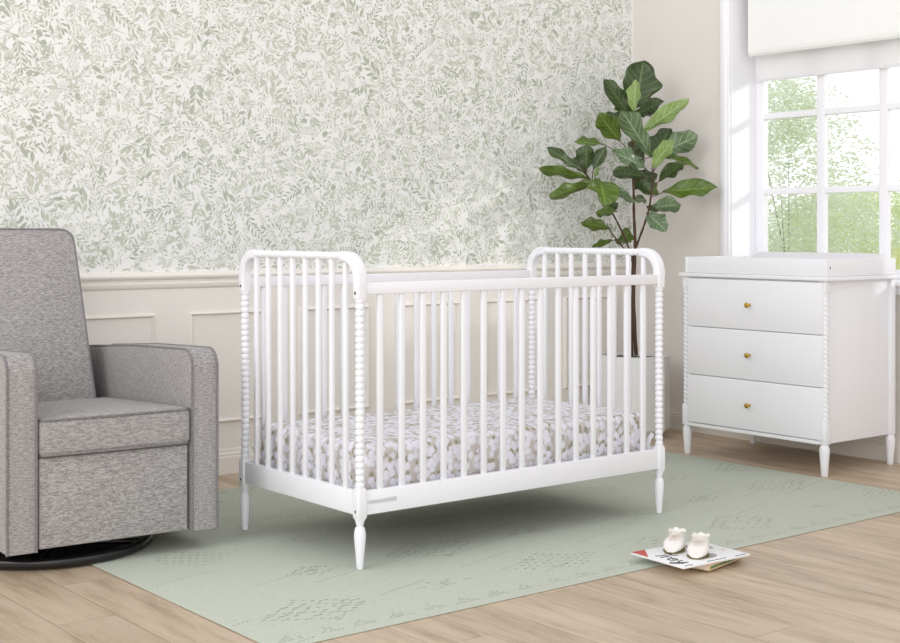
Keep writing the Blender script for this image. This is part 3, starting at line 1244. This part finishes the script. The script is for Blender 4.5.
def fig_leaf(bx, by, tx, ty, wd, mat, roll=0.25, tb=0.0, tt=None, droop=0.15, anchor=None, seed=0, shape=0):
    rnd = random.Random(seed)
    B = FP(*C(bx, by), tb)
    T = FP(*C(tx, ty), tb + (rnd.uniform(-0.05, 0.05) if tt is None else tt))
    ax = (T - B)
    Ln = ax.length
    ax.normalize()
    view = FW.copy()
    side0 = ax.cross(view).normalized()
    nrm0 = side0.cross(ax).normalized()
    side = (side0 * math.cos(roll) + nrm0 * math.sin(roll)).normalized()
    nrm = side.cross(ax).normalized()
    if nrm.z < 0:
        nrm = -nrm
    W = wd / 3.062 * PXL / 2 / max(0.45, math.cos(roll))
    NS, NU = 26, 10
    vs = []
    uv = []
    for i in range(NS + 1):
        s = i / NS
        if shape == 0:    # fiddle: narrow waist near base, broad above
            w_ = (0.30 * math.sin(PI * min(1, s / 0.5)) ** 0.8 * (1 - s) + math.sin(PI * s ** 1.55) ** 0.75 * (0.35 + 0.65 * s)) if 0 < s < 1 else 0.02
        else:
            w_ = math.sin(PI * s ** 1.15) ** 0.8 if 0 < s < 1 else 0.02
        for j in range(NU + 1):
            t = 2 * j / NU - 1
            ruf = 1 + 0.11 * math.sin(s * 15 + seed + (2 if t > 0 else 0))
            off = side * (t * W * w_ * ruf)
            h = 0.16 * W * abs(t) ** 1.3 * w_ * 2 - droop * Ln * (s ** 2.0) * 0.6 + 0.17 * W * math.sin(s * 15 + seed * 1.7 + (1.3 if t > 0 else 0)) * abs(t) ** 2
            vs.append(B + ax * (s * Ln) + off + nrm * h)
            uv.append((j / NU, s))
    # lift so the tip stays where it was measured
    fs = []
    for i in range(NS):
        for j in range(NU):
            fs.append([i * (NU + 1) + j, i * (NU + 1) + j + 1, (i + 1) * (NU + 1) + j + 1, (i + 1) * (NU + 1) + j])
    me = bpy.data.meshes.new('leaf')
    me.from_pydata([tuple(p) for p in vs], [], fs)
    uvl = me.uv_layers.new(name='uv')
    for pgn in me.polygons:
        pgn.use_smooth = True
        for li in pgn.loop_indices:
            uvl.data[li].uv = uv[me.loops[li].vertex_index]
    me.materials.append(M[mat])
    o = bpy.data.objects.new('leaf', me)
    COL.objects.link(o)
    o.parent = fig
    sm = o.modifiers.new('thickness', 'SOLIDIFY')
    sm.thickness = 0.0012
    # leaf stalk back to its stem
    if anchor:
        A = FP(*C(anchor[0], anchor[1]), anchor[2])
        bb = MB()
        mid = (A + B) / 2 + Vector((0, 0, -0.004))
        bb.tube([A, mid, B, B + ax * Ln * 0.25], 0.0026, 6, scale=[1.2, 1, 0.9, 0.3])
        bb.build('leaf_stalk', M['bark'], o)
    return o


leaves = [
    # bx, by, tx, ty, width, material, roll, tb, tt, droop, anchor, shape
    (356, 182, 388, 28, 108, 'fig_dark', 0.15, 0.00, 0.05, 0.05, None, 1),
    (338, 200, 258, 92, 46, 'fig_dark', 0.5, -0.02, -0.03, 0.0, (350, 205, 0), 1),
    (348, 192, 350, 98, 42, 'fig_light', 0.3, -0.05, -0.06, 0.0, (352, 205, 0), 1),
    (340, 205, 316, 150, 60, 'fig_green', 0.4, 0.0, -0.02, 0.0, (352, 210, 0), 1),
    (358, 198, 447, 152, 46, 'fig_dark', 0.6, 0.02, 0.05, 0.1, (352, 210, 0), 1),
    (352, 205, 420, 182, 30, 'fig_dark', 0.9, 0.06, 0.1, 0.0, (350, 215, 0), 1),
    (372, 254, 506, 160, 46, 'fig_light', 0.45, -0.06, -0.1, 0.0, (350, 270, 0), 1),
    (308, 282, 238, 202, 60, 'fig_green', 0.35, -0.04, -0.08, 0.0, (348, 310, -0.01), 1),
    (348, 212, 262, 196, 24, 'fig_dark', 0.9, 0.03, 0.03, 0.0, (350, 215, 0), 1),
    (398, 330, 298, 200, 74, 'fig_grey', 0.4, -0.10, -0.16, 0.0, (350, 340, 0), 0),
    (408, 330, 542, 262, 82, 'fig_grey', 0.35, -0.04, 0.0, 0.1, (408, 372, -0.05), 0),
    (412, 335, 470, 238, 60, 'fig_dark', 0.6, 0.0, 0.05, 0.0, (408, 372, -0.05), 1),
    (398, 368, 452, 280, 44, 'fig_light', 0.25, -0.10, -0.12, 0.0, (408, 380, -0.05), 1),
    (436, 325, 556, 352, 24, 'fig_green', 0.9, -0.02, 0.02, 0.2, (408, 375, -0.05), 1),
    (425, 402, 492, 348, 42, 'fig_dark', 0.5, -0.05, -0.08, 0.0, (404, 420, -0.05), 1),
    (436, 437, 594, 418, 52, 'fig_green', 0.55, -0.04, -0.08, 0.1, (400, 450, -0.05), 1),
    (402, 484, 482, 470, 46, 'fig_grey', 0.4, -0.09, -0.12, 0.2, (398, 470, -0.05), 1),
    (388, 500, 442, 552, 54, 'fig_grey', 0.3, -0.04, -0.08, 0.1, (392, 500, -0.04), 1),
    (388, 362, 280, 312, 48, 'fig_grey', 0.6, -0.02, -0.1, 0.1, (350, 390, 0), 1),
    (384, 388, 274, 372, 42, 'fig_dark', 0.7, -0.03, -0.12, 0.1, (352, 400, 0), 1),
    (352, 362, 412, 442, 52, 'fig_dark', 0.4, 0.03, 0.0, 0.1, (350, 380, 0), 1),
    (355, 398, 440, 376, 40, 'fig_dark', 0.5, 0.05, 0.1, 0.1, (352, 410, 0), 1),
    (350, 350, 395, 300, 50, 'fig_dark', 0.3, 0.08, 0.12, 0.0, (348, 360, 0), 1),
    (352, 460, 400, 455, 26, 'fig_grey', 0.6, 0.03, 0.06, 0.1, (353, 480, 0), 1),
    (202, 378, 78, 306, 40, 'fig_dark', 0.5, -0.08, -0.1, 0.0, (205, 390, -0.08), 0),
    (212, 398, 50, 364, 40, 'fig_green', 0.6, -0.10, -0.16, 0.1, (214, 402, -0.08), 0),
    (202, 372, 204, 292, 60, 'fig_dark', 0.3, -0.06, -0.02, 0.0, (208, 388, -0.08), 1),
    (226, 368, 264, 296, 34, 'fig_dark', 0.3, -0.04, 0.0, 0.0, (220, 400, -0.08), 1),
    (262, 288, 170, 280, 26, 'fig_green', 0.8, 0.02, 0.0, 0.0, (345, 330, 0), 1),
    (232, 404, 76, 452, 48, 'fig_green', 0.5, -0.12, -0.18, 0.1, (222, 405, -0.08), 0),
    (250, 404, 218, 408, 20, 'fig_grey', 0.4, -0.07, -0.05, 0.0, (222, 400, -0.08), 1),
    (240, 398, 250, 472, 84, 'fig_green', 0.4, -0.12, -0.16, 0.1, (232, 415, -0.08), 1),
    (244, 402, 350, 468, 26, 'fig_grey', 0.7, -0.06, 0.0, 0.0, (228, 405, -0.08), 1),
    (296, 494, 226, 502, 28, 'fig_green', 0.6, -0.07, -0.1, 0.0, (276, 490, -0.06), 1),
    (266, 492, 302, 470, 28, 'fig_dark', 0.4, -0.04, -0.01, 0.0, (270, 485, -0.06), 1),
    (282, 546, 194, 526, 36, 'fig_green', 0.5, 0.04, 0.02, 0.1, (284, 555, 0.05), 1),
    (322, 592, 340, 548, 44, 'fig_green', 0.4, 0.0, 0.05, 0.0, (318, 598, 0.03), 1),
    (292, 582, 230, 604, 20, 'fig_green', 0.7, 0.04, 0.02, 0.0, (300, 580, 0.04), 1),
    (300, 580, 350, 586, 30, 'fig_green', 0.7, 0.05, 0.08, 0.0, (300, 580, 0.04), 1),
    (352, 330, 372, 262, 34, 'fig_dark', 0.5, 0.06, 0.08, 0.0, (348, 345, 0), 1),
    (404, 430, 352, 404, 34, 'fig_dark', 0.6, 0.04, 0.02, 0.1, (400, 440, -0.05), 1),
    (400, 400, 430, 440, 36, 'fig_green', 0.5, 0.02, 0.04, 0.1, (404, 400, -0.05), 1),
    (352, 215, 318, 178, 30, 'fig_dark', 0.6, 0.05, 0.06, 0.0, (352, 225, 0), 1),
    (206, 385, 166, 330, 26, 'fig_dark', 0.6, -0.05, -0.02, 0.0, (208, 392, -0.08), 1),
    (392, 480, 436, 492, 20, 'fig_dark', 0.7, 0.0, 0.02, 0.0, (394, 484, -0.04), 1),
    (225, 396, 232, 362, 12, 'fig_light', 0.3, -0.10, -0.1, 0.0, None, 1),
]
for i, (bx, by, tx, ty, wd, mt, ro, tb, tt, dp, an, sh) in enumerate(leaves):
    fig_leaf(bx, by, tx, ty, wd * 1.08, mt, ro * (1 if i % 2 else -1), tb, tt, dp, an, i, sh)

# ------------------------------------------------------------------ recliner
ch = empty('recliner_chair', (1.509 + 0.357, 4.103 - 0.0214, 0.0), -0.0596)
tag(ch, 'grey tweed recliner armchair with dark piping on a black swivel base, left of the crib', 'armchair')
HW = 0.3575      # half width
AW = 0.103       # arm width
GT, PIP = M['grey_tweed'], M['piping']


def arm_outline(front, back, z0, z1, r, drop=0.03):
    pts = [(front, z0)]
    for q in range(9):
        a = PI - PI / 2 * q / 8
        pts.append((front + r + r * math.cos(a), z1 - r + r * math.sin(a)))
    pts.append(((front + back) / 2, z1 - drop * 0.35))
    for q in range(7):
        a = PI / 2 - PI / 2 * q / 6
        pts.append((back - r + r * math.cos(a), z1 - drop - r + r * math.sin(a)))
    pts.append((back, z0))
    return pts


for s in (-1, 1):
    xo, xi = s * HW, s * (HW - AW)
    xa, xb = min(xo, xi), max(xo, xi)
    out = arm_outline(0.0, 1.0, 0.072, 0.686 if s < 0 else 0.674, 0.060, 0.050)
    n = len(out)
    bm = bmesh.new()
    va = [bm.verts.new((xa + 0.002, y, z)) for y, z in out]
    vb = [bm.verts.new((xb - 0.002, y, z)) for y, z in out]
    bm.faces.new(va)
    bm.faces.new(vb[::-1])
    for i in range(n):
        bm.faces.new([va[i], va[(i + 1) % n], vb[(i + 1) % n], vb[i]])
    bmesh.ops.recalc_face_normals(bm, faces=bm.faces)
    es = [e_ for e_ in bm.edges if abs(e_.verts[0].co.x - e_.verts[1].co.x) < 1e-6]
    bmesh.ops.bevel(bm, geom=es, offset=0.010, segments=3, profile=0.5, affect='EDGES')
    me = bpy.data.meshes.new('arm')
    bm.to_mesh(me)
    bm.free()
    me.materials.append(GT)
    me.polygons.foreach_set('use_smooth', [True] * len(me.polygons))
    me.set_sharp_from_angle(angle=math.radians(40))
    arm = bpy.data.objects.new('arm', me)
    COL.objects.link(arm)
    arm.parent = ch
    for xx in (xa + 0.006, xb - 0.006):
        b = MB()
        b.tube([(xx, y, z) for y, z in [(p[0] + (0.001 if p[0] > 0.5 else -0.0015), p[1]) for p in out]], 0.0042, 8)
        b.build('piping', PIP, arm)

IW = HW - AW - 0.001


def cushion(a, b_, bev, seg, puff, name, parent, axis=2, cuts=14, xf=None):
    bm = bmesh.new()
    bmesh.ops.create_cube(bm, size=1)
    c0 = [(a[i] + b_[i]) / 2 for i in range(3)]
    s0 = [b_[i] - a[i] for i in range(3)]
    for v_ in bm.verts:
        v_.co = Vector([v_.co[i] * s0[i] for i in range(3)])
    bmesh.ops.bevel(bm, geom=list(bm.edges), offset=bev, segments=seg, profile=0.5, affect='EDGES')
    bmesh.ops.subdivide_edges(bm, edges=[e_ for e_ in bm.edges if e_.calc_length() > 0.08], cuts=cuts, use_grid_fill=True)
    o1, o2 = [q for q in range(3) if q != axis]
    for v_ in bm.verts:
        uu = 1 - (2 * v_.co[o1] / s0[o1]) ** 2
        vv_ = 1 - (2 * v_.co[o2] / s0[o2]) ** 2
        f_ = max(0, uu) * max(0, vv_)
        sg = 1 if v_.co[axis] > 0 else -1
        v_.co[axis] += sg * puff * f_ * (abs(v_.co[axis]) / (s0[axis] / 2)) + 0.0015 * noise.noise(v_.co * 12)
        v_.co += Vector(c0)
        if xf:
            v_.co = xf(v_.co)
    bmesh.ops.recalc_face_normals(bm, faces=bm.faces)
    me = bpy.data.meshes.new(name)
    bm.to_mesh(me)
    bm.free()
    me.materials.append(GT)
    me.polygons.foreach_set('use_smooth', [True] * len(me.polygons))
    o = bpy.data.objects.new(name, me)
    COL.objects.link(o)
    o.parent = parent
    return o


def seat_xf(p):
    p = p.copy()
    p.z -= max(0, p.y - 0.03) * 0.055
    return p


seat = cushion((-IW, -0.012, 0.364), (IW, 0.74, 0.486), 0.022, 4, 0.010, 'seat_cushion', ch, xf=seat_xf)
b = MB()
for zz in (0.480, 0.370):
    b.tube([(-IW + 0.004, 0.30, zz - 0.015), (-IW + 0.002, 0.02, zz), (-IW + 0.012, -0.008, zz), (0, -0.0125, zz), (IW - 0.012, -0.008, zz), (IW - 0.002, 0.02, zz), (IW - 0.004, 0.30, zz - 0.015)], 0.0042, 8)
b.build('piping', PIP, seat)
b = MB()
b.box((-IW + 0.002, 0.002, 0.078), (IW - 0.007, 0.05, 0.362), 0.006, seg=3)
b.build('footrest_panel', GT, ch)
b = MB()
b.box((-HW + AW, 0.05, 0.08), (HW - AW, 0.96, 0.36))
b.box((-HW + AW, 0.95, 0.08), (HW - AW, 0.99, 0.60), 0.01)
b.build('seat_box', GT, ch)

# backrest: tall slab with rounded top corners, leaning back
BW = 0.222
tilt = math.atan2(0.19, 0.63)
BT = 0.655 + 0.01
bout = [(-BW - 0.004, 0.0)]
for q in range(9):
    a = PI - PI / 2 * q / 8
    bout.append((-BW + 0.016 + 0.05 + 0.05 * math.cos(a), BT - 0.05 + 0.05 * math.sin(a)))
bout += [(-0.08, BT + 0.006), (0.08, BT + 0.006)]
for q in range(9):
    a = PI / 2 - PI / 2 * q / 8
    bout.append((BW - 0.016 - 0.05 + 0.05 * math.cos(a), BT - 0.05 + 0.05 * math.sin(a)))
bout.append((BW + 0.004, 0.0))
bm = bmesh.new()
TK = 0.15


def bulge(x, z):
    return 0.028 * max(0, 1 - (x / BW) ** 2) * max(0, math.sin(PI * min(1, max(0, z / BT)))) ** 0.6


ct, st_ = math.cos(tilt), math.sin(tilt)


def BX(x, y, z):
    return Vector((x - 0.034, 0.71 + y * ct + z * st_, 0.440 - y * st_ + z * ct))


# front grid clipped to outline by interpolating rows
rowsN, colsN = 26, 18


def halfw(z):
    if z < BT - 0.05:
        return BW + 0.004 - 0.02 * z / (BT - 0.05)
    d_ = z - (BT - 0.05)
    return BW - 0.016 - 0.05 + math.sqrt(max(0, 0.05 ** 2 - d_ ** 2))


gf = []
gb = []
for i in range(rowsN + 1):
    t = i / rowsN
    z = BT * (1 - (1 - t) ** 1.6) if t > 0 else 0
    hwz = halfw(min(z, BT - 0.0005))
    rf = []
    rb = []
    for j in range(colsN + 1):
        x = hwz * math.sin((2 * j / colsN - 1) * PI / 2)
        rf.append(bm.verts.new(BX(x, -bulge(x, z), z)))
        rb.append(bm.verts.new(BX(x, TK, z)))
    gf.append(rf)
    gb.append(rb)
for i in range(rowsN):
    for j in range(colsN):
        bm.faces.new([gf[i][j], gf[i][j + 1], gf[i + 1][j + 1], gf[i + 1][j]])
        bm.faces.new([gb[i][j], gb[i + 1][j], gb[i + 1][j + 1], gb[i][j + 1]])
for i in range(rowsN):
    bm.faces.new([gf[i][0], gf[i + 1][0], gb[i + 1][0], gb[i][0]])
    bm.faces.new([gf[i][-1], gb[i][-1], gb[i + 1][-1], gf[i + 1][-1]])
for j in range(colsN):
    bm.faces.new([gf[-1][j], gf[-1][j + 1], gb[-1][j + 1], gb[-1][j]])
    bm.faces.new([gf[0][j], gb[0][j], gb[0][j + 1], gf[0][j + 1]])
bmesh.ops.recalc_face_normals(bm, faces=bm.faces)
me = bpy.data.meshes.new('backrest')
bm.to_mesh(me)
bm.free()
me.materials.append(GT)
me.polygons.foreach_set('use_smooth', [True] * len(me.polygons))
me.set_sharp_from_angle(angle=math.radians(50))
bk = bpy.data.objects.new('backrest', me)
COL.objects.link(bk)
bk.parent = ch
for yy_ in (0.0, TK):
    b = MB()
    pts = []
    for i in range(31):
        z = (BT - 0.05) * i / 30
        pts.append((halfw(z), z))
    for q in range(1, 9):
        a = PI / 2 * q / 8
        pts.append((BW - 0.016 - 0.05 + 0.05 * math.cos(a), BT - 0.05 + 0.05 * math.sin(a)))
    full = pts + [(-x, z) for x, z in pts[::-1]]
    b.tube([BX(x, yy_, z) for x, z in full], 0.0048, 8)
    b.build('piping', PIP, bk)

# swivel base
sw = empty('swivel_base', (-0.099, 0.352, 0.0))
sw.parent = ch
b = MB()
nR = 72
ring = [(0.322 * math.cos(2 * PI * i / nR), 0.322 * math.sin(2 * PI * i / nR), 0.022) for i in range(nR)]
b.sweep(ring, rrect(0.0135, 0.017, 0.009, 4), up=(0, 0, 1), closed=True)
b.build('ring', M['black_metal'], sw)
b = MB()
for q in range(2):
    a = PI / 4 + q * PI / 2 + 0.25
    b.box((-0.31, -0.022, 0.014), (0.31, 0.022, 0.026), 0.004, xf=Matrix.Rotation(a, 4, 'Z'))
b.build('cross_bar', M['black_metal'], sw)
b = MB()
b.lathe([(0.07, 0.02), (0.07, 0.035), (0.035, 0.04), (0.035, 0.062), (0.16, 0.066), (0.16, 0.079)], n=32)
b.build('hub', M['black_metal'], sw)
b = MB()
b.lathe([(0.315, 0.008), (0.315, 0.013)], n=64)
b.build('base_pan', M['black_metal'], sw)

# ------------------------------------------------------------------ book and magazine
bk_ = empty('picture_book', (3.352, 2.930, RT_ + 0.0006))
bk_.rotation_euler = (0, 0, math.radians(12))
tag(bk_, 'tan hardback book with green lettering, on the floor under the magazine', 'book')
b = MB()
b.box((-0.105, -0.088, 0.0008), (0.115, 0.088, 0.0035), 0.001)
b.box((-0.105, -0.088, 0.0185), (0.115, 0.088, 0.021), 0.001)
b.box((-0.105, -0.090, 0.0008), (0.115, -0.087, 0.021), 0.001)
b.build('cover', M['book_spine'], bk_)
b = MB()
b.box((-0.102, -0.0868, 0.0036), (0.112, 0.084, 0.0184))
b.build('pages', M['page'], bk_)
b = MB()
rnd = random.Random(2)
xx = -0.095
while xx < 0.06:
    ww = rnd.uniform(0.006, 0.014)
    b.box((xx, -0.0905, 0.0075), (xx + ww, -0.0899, 0.0145))
    xx += ww + 0.003
b.build('spine_lettering', M['book_green'], bk_)

mg = empty('magazine', (3.318, 2.942, RT_ + 0.0222))
mg.rotation_euler = (0, 0, math.radians(-3))
tag(mg, 'white magazine with red corner and black script title, lying across the rug edge', 'magazine')
ML, MW = 0.300, 0.238
b = MB()
b.box((-ML / 2, -MW / 2, 0.0), (ML / 2, MW / 2, 0.007), 0.0012)
b.build('pages', M['magazine_white'], mg)


def flat(name, pts, mat, z=0.0074, parent=mg):
    b = MB()
    n = len(pts)
    b.add([(x, y, z) for x, y in pts] + [(x, y, z - 0.0006) for x, y in pts], [list(range(n)), list(range(n, 2 * n))[::-1]] + [[i, (i + 1) % n, n + (i + 1) % n, n + i] for i in range(n)])
    return b.build(name, mat, parent)


flat('red_corner', [(-ML / 2 + 0.001, MW / 2 - 0.001), (-ML / 2 + 0.001, MW / 2 - 0.080), (-ML / 2 + 0.062, MW / 2 - 0.001)], M['magazine_red'])
# grey photograph on the cover
blob = [(0.02 + 0.055 * math.cos(a) * (1 + 0.15 * math.sin(3 * a)), 0.045 + 0.05 * math.sin(a) * (1 + 0.1 * math.cos(2 * a))) for a in [2 * PI * i / 20 for i in range(20)]]
flat('cover_photo', [(0.03, 0.095), (0.045, 0.03), (0.11, 0.0), (0.125, 0.035), (0.09, 0.085)], M['magazine_grey'])
flat('cover_photo', [(0.01 + 0.045 * math.cos(a), -0.055 + 0.03 * math.sin(a)) for a in [2 * PI * i / 20 for i in range(20)]], M['magazine_grey'])
flat('cover_dot', [(0.118 + 0.007 * math.cos(a), -0.03 + 0.007 * math.sin(a)) for a in [2 * PI * i / 12 for i in range(12)]], M['magazine_peach'])


def script_title(strokes, name, parent, o_, sc, wd):
    b = MB()
    for st in strokes:
        P = [Vector((o_[0] + y * sc, o_[1] - x * sc, 0.0077)) for x, y in st]
        Q = []
        for i in range(len(P) - 1):
            p0, p1, p2, p3 = P[max(i - 1, 0)], P[i], P[i + 1], P[min(i + 2, len(P) - 1)]
            for s in range(5):
                t = s / 5
                Q.append(0.5 * ((2 * p1) + (-p0 + p2) * t + (2 * p0 - 5 * p1 + 4 * p2 - p3) * t * t + (-p0 + 3 * p1 - 3 * p2 + p3) * t ** 3))
        Q.append(P[-1])
        b.sweep(Q, [(-0.0004, -wd), (0.0004, -wd), (0.0004, wd), (-0.0004, wd)], up=(0, 0, 1), smooth=False)
    return b.build(name, M['ink'], parent)


# brush-script letters T r o y along the spine edge: (along title, up)
script_title([
    [(0.0, 0.9), (0.25, 1.05), (0.6, 0.95), (0.85, 1.1)], [(0.45, 1.0), (0.35, 0.5), (0.2, 0.05)],
    [(0.62, 0.55), (0.6, 0.05)], [(0.6, 0.3), (0.75, 0.55), (0.95, 0.55)],
    [(1.3, 0.55), (1.05, 0.4), (1.1, 0.08), (1.4, 0.1), (1.5, 0.4), (1.3, 0.55), (1.25, 0.3)],
    [(1.75, 0.55), (1.78, 0.2), (2.05, 0.15), (2.2, 0.55)], [(2.2, 0.55), (2.1, -0.1), (1.85, -0.4), (1.7, -0.2), (2.3, 0.1)],
], 'title', mg, (-0.125, 0.045), 0.058, 0.0026)
# cover lines along the front edge
b = MB()
rnd = random.Random(9)
for xa_, xb_ in ((-0.135, -0.105), (-0.04, 0.045), (0.09, 0.135)):
    x = xa_
    while x < xb_:
        ww = rnd.uniform(0.002, 0.005)
        b.box((x, -MW / 2 + 0.006, 0.0069), (x + ww, -MW / 2 + 0.006 + rnd.uniform(0.004, 0.007), 0.0076))
        x += ww + 0.0016
b.build('cover_lettering', M['ink_blue'], mg)


# ------------------------------------------------------------------ baby shoes
def shoe(loc, rz, label, seed):
    r_ = empty('baby_shoe', loc, rz)
    tag(r_, label, 'shoe', 'pair of baby shoes on the magazine')
    # upper: +X is the toe
    NS, NA = 26, 22
    Ls = 0.108
    vs = []
    for i in range(NS + 1):
        s = i / NS
        x = Ls * (s - 0.42)
        w_ = 0.029 * (math.sin(PI * (0.04 + 0.925 * s)) ** 0.55) * (1 - 0.16 * math.cos(PI * s))
        if s < 0.5:
            h = 0.052
        else:
            h = 0.052 - 0.026 * ((s - 0.5) / 0.5) ** 1.1
        h *= math.sqrt(max(0.02, math.sin(PI * (0.1 + 0.86 * s)))) if s > 0.75 or s < 0.12 else 1
        for j in range(NA):
            a = 2 * PI * j / NA
            yy, zz = math.cos(a), math.sin(a)
            zz = (zz if zz < 0 else zz)
            z = 0.5 * h + 0.5 * h * (abs(zz) ** 0.8) * (1 if zz > 0 else -1)
            y = w_ * (abs(yy) ** 0.75) * (1 if yy > 0 else -1)
            if s < 0.5 and z > 0.03:
                y *= 1 - 0.15 * (z - 0.03) / 0.022
            vs.append((x, y, 0.004 + z))
    fs = [[i * NA + j, i * NA + (j + 1) % NA, (i + 1) * NA + (j + 1) % NA, (i + 1) * NA + j] for i in range(NS) for j in range(NA)]
    fs += [list(range(NA))[::-1], [NS * NA + j for j in range(NA)]]
    b = MB()
    b.add(vs, fs, 0, True)
    up = b.build('upper', M['shoe_felt'], r_)
    # ankle collar, open at the top with a frilled edge
    b = MB()
    n = 40
    rings = []
    for q, (h, g_, fr) in enumerate(((0.030, 1.0, 0), (0.048, 1.02, 0), (0.060, 1.0, 0), (0.070, 1.1, 0.8), (0.074, 1.16, 1.6), (0.070, 1.02, 0.6), (0.060, 0.86, 0), (0.045, 0.8, 0))):
        ring = []
        for i in range(n):
            a = 2 * PI * i / n
            f_ = 1 + 0.07 * fr * math.sin(a * 9 + seed) * 0.8
            ring.append((-0.016 + 0.0265 * g_ * f_ * math.cos(a), 0.0225 * g_ * f_ * math.sin(a), h + 0.0022 * fr * math.sin(a * 7 + seed * 2)))
        rings.append(ring)
    m = len(rings)
    b.add([p for r in rings for p in r], [[q * n + i, q * n + (i + 1) % n, (q + 1) * n + (i + 1) % n, (q + 1) * n + i] for q in range(m - 1) for i in range(n)] + [[(m - 1) * n + i for i in range(n)]], 0, True)
    b.build('collar', M['shoe_felt'], r_)
    # sole
    out = []
    for i in range(41):
        s = i / 40
        out.append((Ls * (s - 0.42) * 1.03, 0.0300 * (math.sin(PI * (0.03 + 0.94 * s)) ** 0.55) * (1 - 0.16 * math.cos(PI * s))))
    loop = out + [(x, -y) for x, y in out[::-1]]
    n2 = len(loop)
    b = MB()
    b.add([(x * 0.97, y * 0.95, 0.0) for x, y in loop] + [(x, y, 0.003) for x, y in loop] + [(x * 0.98, y * 0.97, 0.005) for x, y in loop],
          [list(range(n2))[::-1], [2 * n2 + i for i in range(n2)]] + [[q * n2 + i, q * n2 + (i + 1) % n2, (q + 1) * n2 + (i + 1) % n2, (q + 1) * n2 + i] for q in range(2) for i in range(n2)], 0, True)
    b.build('sole', M['shoe_sole'], r_)
    # laces: three crossings and a bow
    b = MB()
    for q in range(3):
        x = 0.014 + 0.009 * q
        z = 0.0575 - 0.0042 * q
        w_ = 0.011
        b.tube([(x - 0.004, -w_, z - 0.005), (x, 0, z + 0.001), (x + 0.004, w_, z - 0.005)], 0.0013, 6)
        b.tube([(x + 0.004, -w_, z - 0.005), (x, 0, z + 0.0015), (x - 0.004, w_, z - 0.005)], 0.0013, 6)
    for s in (-1, 1):
        b.tube([(0.012, 0, 0.061), (0.016, s * 0.010, 0.067), (0.018, s * 0.021, 0.063), (0.016, s * 0.014, 0.057), (0.012, 0, 0.060)], 0.0014, 6)
        b.tube([(0.012, 0, 0.061), (0.024, s * 0.010, 0.059), (0.030, s * 0.018, 0.050)], 0.0013, 6)
    b.build('laces', M['shoe_lace'], r_)
    r_.scale = (1.08, 1.14, 0.80)
    return r_


zt = RT_ + 0.0222 + 0.0080
shoe((3.318, 3.005, zt), math.radians(-152), 'left one of two cream felt baby shoes, nearer the red magazine corner', 1)
shoe((3.322, 2.908, zt), math.radians(-150), 'right one of two cream felt baby shoes, nearer the magazine centre', 2)
